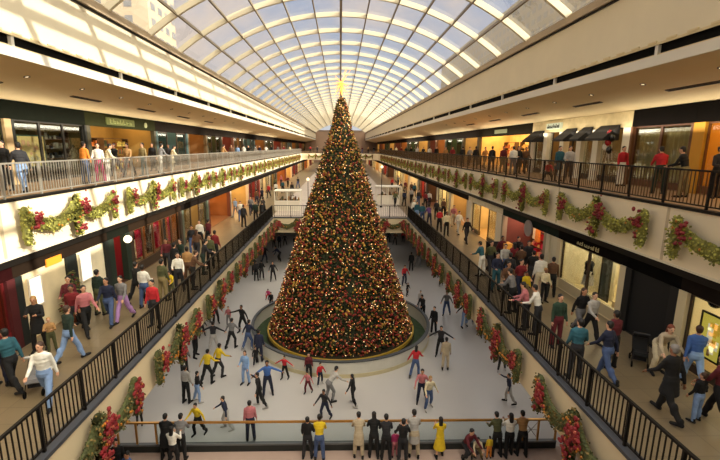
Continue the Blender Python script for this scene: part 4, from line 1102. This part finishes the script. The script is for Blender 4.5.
# --- lower walkway, sunlit side
shop(2, -1, 1, 6.8, 'dim shopfront closest to the viewer on the sunlit lower walkway', (110, 50, 40), (80, 60, 40), WARM, 1.5)
shop(2, -1, 7, 12.1, 'dark red shopfront with a yellow panel at the picture edge', (120, 30, 28), (90, 60, 40), WARM, 2.5, pier=(74, 16, 18), head=(40, 12, 12), mull=3, mc=(96, 18, 20), rc=(110, 20, 24), riser=.6)
poster(2, -1, .3, 10.75, 11.75, .75, 1.75, 'square mustard yellow panel in the dark red shop window', [(206, 150, 40)], (90, 20, 20), emit=.12)
shelf(2, -1, 1.2, 8.0, 2.6, 2.1, 'shelf of dark red goods behind the dark red shop window', [(130, 30, 30), (60, 40, 30), (190, 120, 60)], 9)
e = shop(2, -1, 12.1, 14.75, 'cream wall with a white lit panel and small tree between dark columns, sunlit walkway', (228, 210, 168), (170, 140, 100), WW, 0, head=(40, 30, 22), pier=(20, 26, 22), front='solid', pw=.28)
poster(2, -1, -.06, 12.6, 13.2, 1.0, 2.0, 'white lit panel nearest the dark red shop', [(250, 240, 220)], (230, 220, 200), emit=1.0, name='light_panel')
def small_tree(loc, label):
    e = empty('potted_christmas_tree', loc, 0, label, 'christmas tree'); rn = random.Random(3)
    MB().lathe([(.01, 0), (.13, 0), (.17, .28), (.01, .28)], 14).build('pot', mat('clay pot', (140, 70, 40), .8), e)
    MB().tube((0, 0, .2), (0, 0, 1.5), .03, .01).build('trunk', mat('bark', (70, 50, 34), .9), e)
    f = MB()
    for _ in range(500):
        t = rn.random()**.7; z = 1.85-1.45*t; r = .48*t*rn.uniform(.5, 1); a = rn.uniform(0, 2*PI)
        d = Vector((math.cos(a), math.sin(a), -.2)); c = Vector((r*math.cos(a), r*math.sin(a), z)); q = Vector((-math.sin(a), math.cos(a), rn.uniform(-.5, .5)))
        f.add([c, c+q*.03+d*.05, c+d*.14, c-q*.03+d*.05], [(0, 1, 2, 3)])
    f.build('needles', TG2, e)['kind'] = 'stuff'
    o = MB()
    for i in range(40):
        t = rn.random()**.6; a = rn.uniform(0, 2*PI); o.ell((.5*t*math.cos(a), .5*t*math.sin(a), 1.85-1.45*t), .035, 6, 4, i % 2)
    o.build('ornament', [REDF, ORN['gold']], e)
small_tree((-S2+.5, 14.0, Z2+.001), 'small decorated christmas tree standing against the cream wall between the white lit panels')
o = MB().box(0, .05, 0, .75, 0, .25).build('orange_sign', mat('orange sign', (230, 140, 40), .5, emit=.5), None, (-S2+.01, 13.5, Z2+2.12)); tag(o, 'small orange sign over the small decorated tree', 'sign')
e = shop(2, -1, 14.75, 17.2, 'blank cream shop wall with one white lit panel beside the red banners', (236, 224, 190), (170, 140, 100), WW, 2.5, head=(40, 30, 22), pier=(20, 26, 22), front='solid', pw=.3)
poster(2, -1, -.06, 15.2, 15.95, 1.0, 2.1, 'brightest white lit panel, on the blank cream shop wall', [(252, 246, 232)], (230, 220, 200), emit=.8, name='light_panel')
e = shop(2, -1, 17.2, 19.0, 'narrow dark green and crimson draped entrance on the sunlit walkway', (140, 20, 40), (60, 40, 30), WARM, 2.5, pier=(24, 40, 28), head=(24, 26, 20), front='open', pw=.4)
def banner(s, x, y, z, w, h, col, label, group):
    m = MB(); n = 8
    P = [(-w/2+w*i/n, .03*math.sin(i*2.2)) for i in range(n+1)]
    vs = [(p[1]+a, p[0], zz) for a in (0, .012) for zz in (0, -h) for p in P]; N = n+1
    fs = [(i, i+1, N+i+1, N+i) for i in range(n)]+[(2*N+i+1, 2*N+i, 3*N+i, 3*N+i+1) for i in range(n)]+[(N+i, N+i+1, 3*N+i+1, 3*N+i) for i in range(n)]+[(0, N, 3*N, 2*N), (n, 2*N+n, 3*N+n, N+n)]
    m.add(vs, fs); o = m.build('banner', cmat(col), None, (s*x, y, z)); tag(o, label, 'banner', group)
    MB().box(-.02, .03, -w/2-.05, w/2+.05, 0, .025).build('rod', BRASS, o)
banner(-1, S2+.35, 17.75, Z2+2.2, .5, 2.0, 'crimson', 'long crimson cloth hanging in the narrow draped entrance', None)
o = MB().ell((0, 0, 0), .17, 12, 8); o.sm = True
o = o.build('globe_lamp', lampmat((255, 236, 190), 2.5), None, (-S2+.3, 18.3, Z2+2.0)); tag(o, 'white globe lamp glowing beside the long crimson cloth', 'lamp')
MB().tube((0, 0, .1), (0, 0, .36), .012, n=6).build('rod', DARK, o)
shop(2, -1, 19.0, 25.4, 'wide display window hung with red banners on the sunlit walkway', (150, 90, 40), (110, 80, 50), WARM, 4.0, head=(46, 34, 24), pier=(60, 44, 30), mull=5, mc=(90, 60, 34), riser=.5, rc=(60, 44, 30))
for i, (y, c) in enumerate(((19.75, 'tan'), (20.8, 'crimson'), (21.9, 'brown'), (22.9, 'crimson'), (23.8, 'charcoal'), (24.7, 'crimson'))):
    banner(-1, S2+.45, y, Z2+2.1, .7, 1.6, c, '%s banner in the wide display window, %s from its near end' % (c, ORD[i]), 'banners in the wide display window')
for i, (y, c) in enumerate(((20.3, 'olive'), (22.2, 'black'), (23.9, 'lightgrey'))):
    mannequin((-S2-1.3, y, Z2+.03), -90, 'mannequin in %s clothing behind the red banners' % c, c)
# --- generic far shops, both levels
rn = random.Random(21)
def far_row(lv, s, y, yend, names):
    i = 0
    while y < yend:
        w = rn.choice((5.2, 6.2, 7.4)) if y < 60 else rn.choice((9, 11))
        wall, fl, lc, le, pr, front, nm = names[i % len(names)]
        shop(lv, s, y, y+w, 'distant %s shopfront, %s of the row on the %s %s level' % (nm, ORD[i], 'sunlit' if s < 0 else 'shaded', 'lower' if lv == 2 else 'upper'), wall, fl, lc, le, pier=pr, front=front, mull=3, door=1)
        if y < 60:
            shelf(lv, s, 1.7, y+.8, w-1.8, 1.9, 'shelf of goods inside the distant %s shopfront, %s of the row, %s' % (nm, ORD[i], ('sunlit' if s < 0 else 'shaded')+(' lower' if lv == 2 else ' upper')), [(200, 140, 60), (150, 40, 40), (60, 90, 50), (230, 210, 170), (40, 40, 50)], i+lv*7)
        y += w; i += 1
far_row(2, -1, 25.4, 150, [((130, 110, 70), (120, 90, 60), WARM, 4, (90, 100, 84), 'glass', 'grey green glazed'), ((150, 96, 50), (120, 84, 56), (255, 190, 110), 3.5, (110, 60, 40), 'open', 'orange lit'), ((180, 150, 90), (150, 110, 80), WARM, 5, (200, 180, 150), 'open', 'amber lit'), ((120, 30, 36), (120, 80, 60), WARM, 4, (150, 60, 50), 'glass', 'dark red'), ((200, 180, 140), (150, 120, 90), WW, 4, (210, 190, 160), 'glass', 'cream')])
far_row(2, 1, 31.2, 150, [((170, 140, 90), (150, 110, 70), WARM, 4, (200, 186, 150), 'open', 'tan'), ((200, 180, 130), (160, 130, 90), WW, 5, (214, 200, 166), 'glass', 'pale'), ((80, 60, 40), (110, 80, 60), (255, 190, 130), 2.5, (60, 50, 40), 'open', 'dark amber'), ((150, 40, 40), (110, 80, 60), WARM, 4, (170, 160, 140), 'glass', 'red walled'), ((200, 180, 140), (150, 120, 90), WW, 4, (200, 180, 150), 'open', 'cream lit')])
# --- upper level, shaded side
DH = (16, 13, 11)
shop(3, 1, 6, 11.2, 'dim shopfront nearest the viewer on the shaded upper level', (140, 110, 60), (110, 80, 50), WARM, 2, head=DH)
e = shop(3, 1, 11.2, 15.5, 'glowing shop with amber column at the picture edge on the upper level', (190, 140, 60), (140, 100, 60), (255, 190, 90), 5, head=DH, pier=(196, 140, 30), mull=3, mc=(110, 66, 30), door=1, pw=.5)
o = MB(); o.ell((0, 0, 0), (.12, .3, .2), 12, 8)
o = o.build('red_ornament', mat('red lit ornament', (220, 40, 30), .4, emit=.5), None, (S3+.5, 14.0, Z3+2.45)); tag(o, 'red ornament hanging in the glowing upper shop', 'ornament')
MB().tube((0, 0, .18), (0, 0, .62), .008, n=5).build('cord', DARK, o)
shelf(3, 1, .9, 12.4, 2.4, 1.2, 'low shelf with pale goods in the glowing upper shop', [(230, 220, 190), (60, 50, 30), (200, 160, 80)], 31, n=2)
shop(3, 1, 15.5, 18.9, 'upper shop window with pleated beige drapes and brown frames', (150, 120, 66), (120, 90, 60), WARM, .8, head=DH, pier=(100, 64, 34), mull=2, mc=(90, 52, 28), pw=.12)
def drape(x, y0, y1, z0, z1, label, col=(176, 150, 96)):
    n = int((y1-y0)/.05); vs = []
    for a in (0, .02):
        for zz in (z0, z1):
            vs += [(a+.03*math.sin(i*1.3), (y1-y0)*i/n, zz-z0) for i in range(n+1)]
    N = n+1; fs = [(i, i+1, N+i+1, N+i) for i in range(n)]+[(2*N+i+1, 2*N+i, 3*N+i, 3*N+i+1) for i in range(n)]+[(0, 2*N, 2*N+n, n)[::-1], (N, N+n, 3*N+n, 3*N)]
    o = MB().add(vs, fs).build('curtain', mat('beige drape', col, .9, noise=.1), None, (x, y0, z0)); tag(o, label, 'curtain')
    MB().box(0, .04, -.03, y1-y0+.03, z1-z0, z1-z0+.04).build('curtain_rod', DARK, o)
drape(S3+.25, 15.75, 17.1, Z3+.05, Z3+2.45, 'pleated beige curtain in the upper window, beside the glowing shop')
drape(S3+.25, 17.35, 18.7, Z3+.05, Z3+2.45, 'pleated beige curtain in the upper window, beside the white column')
WC = (214, 206, 186)
e = shop(3, 1, 18.9, 28.8, 'upper shop with white columns and dark awnings', (120, 96, 56), (110, 84, 50), WARM, 2.0, head=(206, 190, 150), pier=WC, mull=4, mc=(40, 32, 24), pw=.5, door=2)
for i, y in enumerate((21.1, 22.6, 24.4, 26.4)):
    c = MB(); c.box(-.14, .2, 0, .45, 0, 2.5); c.box(-.18, .21, -.04, .49, 0, .12); c.box(-.18, .21, -.04, .49, 2.38, 2.55)
    o = c.build('pier', mat('white column paint', WC, .6), e, (0, y-18.9, 0))
for i, (y, w) in enumerate(((19.6, 1.5), (21.7, .9), (23.2, 1.1), (26.95, 1.5))):
    m = MB(); m.prism([(0, 0), (-.75, -.62), (-.75, -.72), (0, -.72)], 'y', 0, w)
    m.v = [(v[0], v[1], v[2]) for v in m.v]
    o = m.build('awning', mat('black awning canvas', (20, 18, 18), .85), None, (S3-.09, y, Z3+2.72)); tag(o, 'black sloping awning between the white columns of the upper shop, %s from the viewer' % ORD[i], 'awning', 'awnings of the white columned shop')
sgn = empty('shop_sign', (S3-.03, 24.9, Z3+2.75), 0, 'pale boxed sign above the doorway of the white columned upper shop', 'sign')
MB().box(-.14, 0, 0, 1.7, 0, .36).build('sign_box', mat('pale sign face', (186, 196, 176), .5, emit=.25), sgn)
glyphs(sgn, (-.15, .12, .06), -1, 1.46, .24, 9, mat('dark lettering', (30, 34, 26), .5))
for i, (dy, dz, c) in enumerate(((0, 0, 'red'), (.26, -.1, 'white'), (-.22, -.2, 'black'), (.05, -.38, 'red'), (.2, -.6, 'white'), (-.1, -.75, 'black'))):
    o = MB(); o.sm = True; o.ell((0, 0, 0), (.14, .14, .18), 12, 8)
    o = o.build('balloon', mat('balloon '+c, COL[c], .25), None, (S3-.45, 19.75+dy, Z3+2.3+dz)); tag(o, '%s balloon of the cluster by the white column, %s from the top' % (c, ORD[i]), 'balloon', 'balloons by the white column')
    MB().tube((0, 0, -.17), (-dy*.5, 0, -1.1-dz*.5), .004, n=4).build('string', WHITE, o)
e = shop(3, 1, 28.8, 40, 'wide bright amber shop open to the shaded upper balcony', (236, 196, 130), (150, 110, 60), (255, 210, 130), 6, head=(28, 24, 14), pier=(70, 60, 40), front='open', pw=.3)
sgn = MB().box(-.06, 0, 0, 2.6, 0, .3).build('shop_sign', mat('faint green sign', (110, 118, 90), .6), None, (S3-.03, 33.2, Z3+2.78)); tag(sgn, 'faint grey green sign on the dark fascia of the bright amber shop', 'sign')
for i, (y, c) in enumerate(((30, [(200, 120, 50), (120, 60, 30), (230, 190, 120)]), (33, [(220, 170, 90), (60, 40, 30)]), (36.5, [(190, 130, 60), (160, 50, 40), (240, 220, 170)]))):
    shelf(3, 1, 2.0, y, 2.4, 2.1, 'tall shelf of goods in the bright amber upper shop, %s along' % ORD[i], c, 40+i)
far_row(3, 1, 40, 150, [((190, 160, 100), (130, 100, 60), (255, 214, 150), 3, (90, 80, 60), 'open', 'amber'), ((60, 80, 50), (80, 70, 50), WARM, 2, (70, 84, 66), 'glass', 'green'), ((160, 110, 60), (120, 86, 50), (255, 200, 130), 2.5, (110, 70, 40), 'open', 'orange'), ((110, 56, 46), (100, 70, 50), WARM, 1.8, (110, 90, 70), 'open', 'red walled')])
# --- upper level, sunlit side
GH = (22, 26, 20)
shop(3, -1, 6, 12.0, 'dim shopfront nearest the viewer on the sunlit upper level', (70, 60, 30), (60, 50, 30), WARM, 2, head=GH, pier=(40, 34, 24))
e = shop(3, -1, 12.0, 17.3, 'shop with lime green display at the picture edge on the sunlit upper level', (120, 110, 40), (90, 70, 40), (255, 230, 130), 3, head=GH, pier=(176, 150, 110), mull=2, mc=(30, 26, 20), pw=.35, riser=.1)
poster(3, -1, .6, 15.3, 16.6, .9, 2.3, 'lime green lit display board in the upper shop at the picture edge', [(150, 170, 30), (190, 190, 60), (90, 120, 30)], emit=.4, name='display_board')
e = shop(3, -1, 17.3, 22.3, 'glazed upper shop with pale posters and dark racks behind', (90, 78, 44), (80, 60, 40), (255, 220, 150), 1.0, head=GH, pier=(24, 26, 22), mull=3, mc=(30, 26, 20), pw=.15, riser=.1)
poster(3, -1, .5, 18.2, 19.9, .6, 2.0, 'pale tan poster board in the glazed upper shop', [(206, 176, 110), (200, 150, 110), (180, 160, 120)], (60, 80, 60), emit=.12)
shelf(3, -1, .7, 20.2, 1.8, 2.3, 'dark storage rack in the glazed upper shop', [(16, 16, 16), (30, 28, 26), (120, 110, 90)], 52, n=5)
e = shop(3, -1, 22.3, 30.5, 'upper shop under the dull green lettered fascia', (150, 120, 60), (90, 70, 40), WARM, 3.5, head=(44, 46, 26), pier=(60, 56, 36), front='open')
sgn = empty('shop_sign', (-S3+.03, 24.2, Z3+2.72), 0, 'dull green sign on the fascia of the sunlit upper level', 'sign')
MB().box(0, .06, 0, 3.2, 0, .4).build('sign_box', mat('dull green sign face', (92, 100, 48), .6), sgn)
glyphs(sgn, (.07, .3, .08), 1, 2.6, .24, 7, mat('pale green lettering', (150, 156, 100), .5))
o = MB(); o.tube((0, 0, 0), (.05, 0, 0), .17, n=20); o = o.build('round_sign', mat('pale round sign', (170, 176, 130), .5), None, (-S3+.03, 29.0, Z3+2.9)); tag(o, 'small round pale emblem sign on the sunlit upper fascia', 'sign')
shelf(3, -1, 1.5, 23.0, 3.0, 2.0, 'rack of orange and brown goods under the green sign', [(200, 110, 40), (110, 80, 40), (70, 60, 40)], 53)
shelf(3, -1, 1.5, 26.6, 3.0, 2.0, 'rack of yellow and green goods under the green sign', [(200, 180, 90), (60, 70, 40), (120, 60, 30)], 54)
far_row(3, -1, 30.5, 150, [((60, 84, 84), (70, 64, 50), WW, 3, (60, 84, 84), 'glass', 'teal'), ((130, 92, 50), (100, 76, 50), (255, 200, 120), 2.2, (90, 70, 40), 'open', 'orange lit'), ((60, 64, 40), (70, 60, 40), WARM, 2.5, (60, 56, 36), 'glass', 'dark green'), ((110, 50, 40), (90, 60, 40), (255, 190, 130), 1.8, (100, 60, 40), 'open', 'red lit'), ((120, 90, 50), (90, 70, 40), WARM, 3, (70, 60, 40), 'glass', 'brown')])
# --- soffit slots and downlights on the upper soffits
for s in (-1, 1):
    sd = 'sunlit' if s < 0 else 'shaded'
    slope = math.atan2(.78, S3-X3-.05)
    def on(dx): return 13.4-(dx-.05)*.78/(S3-X3-.05)
    for i, y in enumerate((13.0, 19.0, 25.0, 31.0, 37.0)):
        dx = 2.0; e = empty('ceiling_vent', (s*(X3+dx), y, on(dx)-.002), 0, 'dark slot vent in the %s upper soffit, %s from the viewer' % (sd, ORD[i]), 'vent', 'vents in the %s soffit' % sd)
        e.rotation_euler = (0, s*slope, 0)
        MB().box(-.08, .08, 0, 2.2, -.03, 0).build('frame', mat('bronze vent', (70, 52, 34), .6), e)
        MB().box(-.05, .05, .1, 2.1, -.035, -.031).build('slot', BLACK, e)
    for i in range(12):
        dx = 1.1; y = 9+3.1*i; e = empty('downlight', (s*(X3+dx), y, on(dx)-.002), 0, 'small recessed downlight in the %s upper soffit, %s from the viewer' % (sd, ORD[i]), 'light', 'downlights in the %s soffit' % sd)
        e.rotation_euler = (0, s*slope, 0)
        MB().lathe([(.07, 0), (.1, 0), (.1, -.02), (.07, -.02), (.07, 0)], 14).build('trim_ring', mat('bronze vent', (70, 52, 34), .6), e)
        MB().lathe([(.001, -.006), (.07, -.006)], 14).build('lens', lampmat(WW, 1.5), e)
# --- far concourse furniture
def stall(x, y, label):
    e = empty('display_stall', (x, y, Z2), 0, label, 'stall')
    f = MB()
    for a in (0, 1.2, 2.4):
        f.box(a, a+.07, 0, .07, 0, 1.9); f.box(a, a+.07, 1.4, 1.47, 0, 1.9)
    for z in (0.05, .95, 1.85):
        f.box(0, 2.47, 0, .07, z, z+.07); f.box(0, 2.47, 1.4, 1.47, z, z+.07)
    f.build('frame', WHITE, e)
    MB().box(.07, 2.4, .03, .04, .12, .95).build('panel', mat('white lattice panel', (214, 206, 190), .6), e)
    MB().box(.07, 2.4, .08, 1.4, .9, .95).build('counter', WHITE, e)
    g = MB(); r_ = random.Random(4)
    for i in range(14): a = .15+i*.16; g.box(a, a+.1, .3, .6+r_.random()*.5, .95, 1.0+r_.random()*.4, i % 3)
    g.build('goods', [cmat('olive'), cmat('tan'), cmat('brown')], e)
    MB().box(-.05, 2.52, -.05, 1.52, 1.92, 1.98).build('canopy', WHITE, e)
stall(-6.3, 39.6, 'white framed display stall beyond the far railing near the sunlit shops')
stall(3.9, 44.5, 'white framed display stall beyond the far railing near the shaded shops')
for x, y, h, l in ((-3.0, 38.6, 3.0, 'short slim lamp post beyond the far railing on the sunlit side of the tree'), (4.2, 42.5, 4.0, 'tall slim lamp post beyond the far railing on the shaded side of the tree')):
    e = empty('lamp_post', (x, y, Z2), 0, l, 'lamp post')
    MB().lathe([(.01, 0), (.16, 0), (.14, .1), (.05, .16), (.035, .2), (.03, h), (.01, h)], 12).build('post', DARK, e)
    b = MB(); b.ell((0, 0, h+.14), .14, 12, 8); b.sm = True; b.build('globe', lampmat(WW, 1.2), e)
e = empty('information_kiosk', (1.9, 50, Z2), 0, 'pale boxy kiosk standing on the pale floor behind the tree', 'kiosk')
MB().box(-1.1, 1.1, 0, 2, 0, 1.1).build('counter', WHITE, e); MB().box(-1.2, 1.2, -.1, 2.1, 2.3, 2.5).build('roof', WHITE, e)
for a in (-1.1, 1.0):
    for b in (0, 1.9): MB().box(a, a+.1, b, b+.1, 1.1, 2.3).build('post', WHITE, e)
# ------------------------------------------------------------------ buildings outside the glass
def tower(x0, x1, y0, y1, z1, label, col, fx):
    e = empty('office_building', (x0, y0, -2), 0, label, 'building')
    MB().box(0, x1-x0, 0, y1-y0, 0, z1).build('facade', mat('stone %d' % col[0], col, .85, noise=.05, scale=.05), e)
    w = MB(); z = 20
    X = x1-x0+.05 if fx > 0 else -.05
    while z < z1-2:
        y = 1.5
        while y < y1-y0-2: w.box(X-.03, X+.03, y, y+2.2, z, z+1.6); y += 4
        xx = 1.0
        while xx < x1-x0-2: w.box(xx, xx+1.8, -.08, -.02, z, z+1.6); xx += 3.4
        z += 3.4
    w.build('window', mat('window glass %d' % fx, (120, 120, 122) if fx > 0 else (176, 168, 148), .3), e)
tower(-64, -44, 104, 120, 84, 'pale high rise tower with rows of windows outside the roof glass on the sunlit side', (176, 160, 136), 1)
tower(60, 80, 92, 260, 62, 'long beige building outside the roof glass on the shaded side', (196, 184, 158), -1)
tower(-70, -48, 190, 300, 40, 'distant low pale building outside the roof glass on the sunlit side', (210, 196, 176), 1)
# ------------------------------------------------------------------ light
SD = Vector((-1, .32, -.5)).normalized()
sun = bpy.data.lights.new('sun', 'SUN'); sun.energy = SUN_E; sun.angle = R(.6); sun.color = (1, .9, .74)
so = bpy.data.objects.new('sun', sun); C.objects.link(so); so.rotation_mode = 'QUATERNION'; so.rotation_quaternion = SD.to_track_quat('-Z', 'Y'); so.location = (40, -10, 40)
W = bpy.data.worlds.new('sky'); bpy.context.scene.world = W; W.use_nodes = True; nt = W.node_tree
for n in list(nt.nodes): nt.nodes.remove(n)
N = nt.nodes.new; L = nt.links.new
out = N('ShaderNodeOutputWorld'); bg = N('ShaderNodeBackground'); tc = N('ShaderNodeTexCoord')
mp = N('ShaderNodeMapping'); mp.inputs['Scale'].default_value = (1, 1, 1.6); L(tc.outputs['Generated'], mp.inputs['Vector'])
no = N('ShaderNodeTexNoise'); no.inputs['Scale'].default_value = 2.3; no.inputs['Detail'].default_value = 6; no.inputs['Roughness'].default_value = .55; L(mp.outputs[0], no.inputs['Vector'])
cr = N('ShaderNodeValToRGB'); cr.color_ramp.elements[0].position = .44; cr.color_ramp.elements[1].position = .62
L(no.outputs['Fac'], cr.inputs['Fac'])
sx = N('ShaderNodeSeparateXYZ'); L(tc.outputs['Generated'], sx.inputs[0])
gr = N('ShaderNodeValToRGB'); gr.color_ramp.elements[0].position = 0.0; gr.color_ramp.elements[1].position = .75
gr.color_ramp.elements[0].color = lin((226, 222, 216))+(1,); gr.color_ramp.elements[1].color = lin((112, 150, 205))+(1,)
e2 = gr.color_ramp.elements.new(.32); e2.color = lin((160, 184, 218))+(1,)
L(sx.outputs['Z'], gr.inputs['Fac'])
mx = N('ShaderNodeMix'); mx.data_type = 'RGBA'; L(cr.outputs['Color'], mx.inputs['Factor']); L(gr.outputs['Color'], mx.inputs['A']); mx.inputs['B'].default_value = lin((244, 224, 208))+(1,)
# the sky is brighter around the sun and overhead behind the viewer
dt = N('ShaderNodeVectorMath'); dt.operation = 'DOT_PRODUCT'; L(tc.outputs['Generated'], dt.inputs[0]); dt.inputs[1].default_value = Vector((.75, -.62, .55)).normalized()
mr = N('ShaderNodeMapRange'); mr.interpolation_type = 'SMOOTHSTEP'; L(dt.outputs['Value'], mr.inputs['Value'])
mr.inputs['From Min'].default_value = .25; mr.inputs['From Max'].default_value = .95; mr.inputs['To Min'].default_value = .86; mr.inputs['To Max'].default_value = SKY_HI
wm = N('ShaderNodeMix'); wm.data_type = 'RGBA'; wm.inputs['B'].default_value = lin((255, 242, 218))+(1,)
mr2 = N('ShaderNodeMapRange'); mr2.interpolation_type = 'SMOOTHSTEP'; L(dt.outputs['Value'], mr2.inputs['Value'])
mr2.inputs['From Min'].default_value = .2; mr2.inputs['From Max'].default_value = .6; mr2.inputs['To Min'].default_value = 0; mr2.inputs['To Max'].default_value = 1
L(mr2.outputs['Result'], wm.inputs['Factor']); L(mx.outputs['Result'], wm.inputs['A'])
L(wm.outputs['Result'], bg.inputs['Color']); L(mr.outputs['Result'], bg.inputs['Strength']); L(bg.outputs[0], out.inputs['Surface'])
def area(name, loc, sx_, sy_, power, col, rot=(0, 0, 0)):
    l = bpy.data.lights.new(name, 'AREA'); l.shape = 'RECTANGLE'; l.size = sx_; l.size_y = sy_; l.energy = power; l.color = col
    o = bpy.data.objects.new(name, l); C.objects.link(o); o.location = loc; o.rotation_euler = rot; return o
for s in (-1, 1):
    for i, y in enumerate((9, 22, 36, 55, 80)):
        # recessed downlights of the upper walkway
        area('soffit_downlight', (s*11.6, y, 12.8), 2, 10, UP_W*(1 if i < 3 else 1.5), (1, .86, .64))
for s in (-1, 1):
    for y in (12, 30, 50, 75):
        # added lamps with no fixture behind them, brightening the upper soffit
        area('soffit_fill', (s*12.7, y, 11.7), .3, 18, SOFFIT_FILL_W, (1, .88, .68), (0, PI+s*.55, 0))
for x, y, sx_, sy_ in ((-8.2, 18, 1.2, 8), (-8.2, 30, 1.2, 10), (8.2, 18, 1.2, 8), (8.2, 30, 1.2, 10), (0, 44, 10, 3), (-4, 9, 4, 2), (4, 9, 4, 2)):
    area('rink_fill_light', (x, y, 3.35 if y > 12 else 8.6), sx_, sy_, RINK_W, (1, .95, .88))  # added lamps, brightening the ice under the slabs and the near floor
sc = bpy.context.scene
sc.view_settings.view_transform = 'Standard'; sc.view_settings.look = 'None'; sc.view_settings.gamma = 1; sc.view_settings.use_curve_mapping = False
sc.view_settings.exposure = EXPO
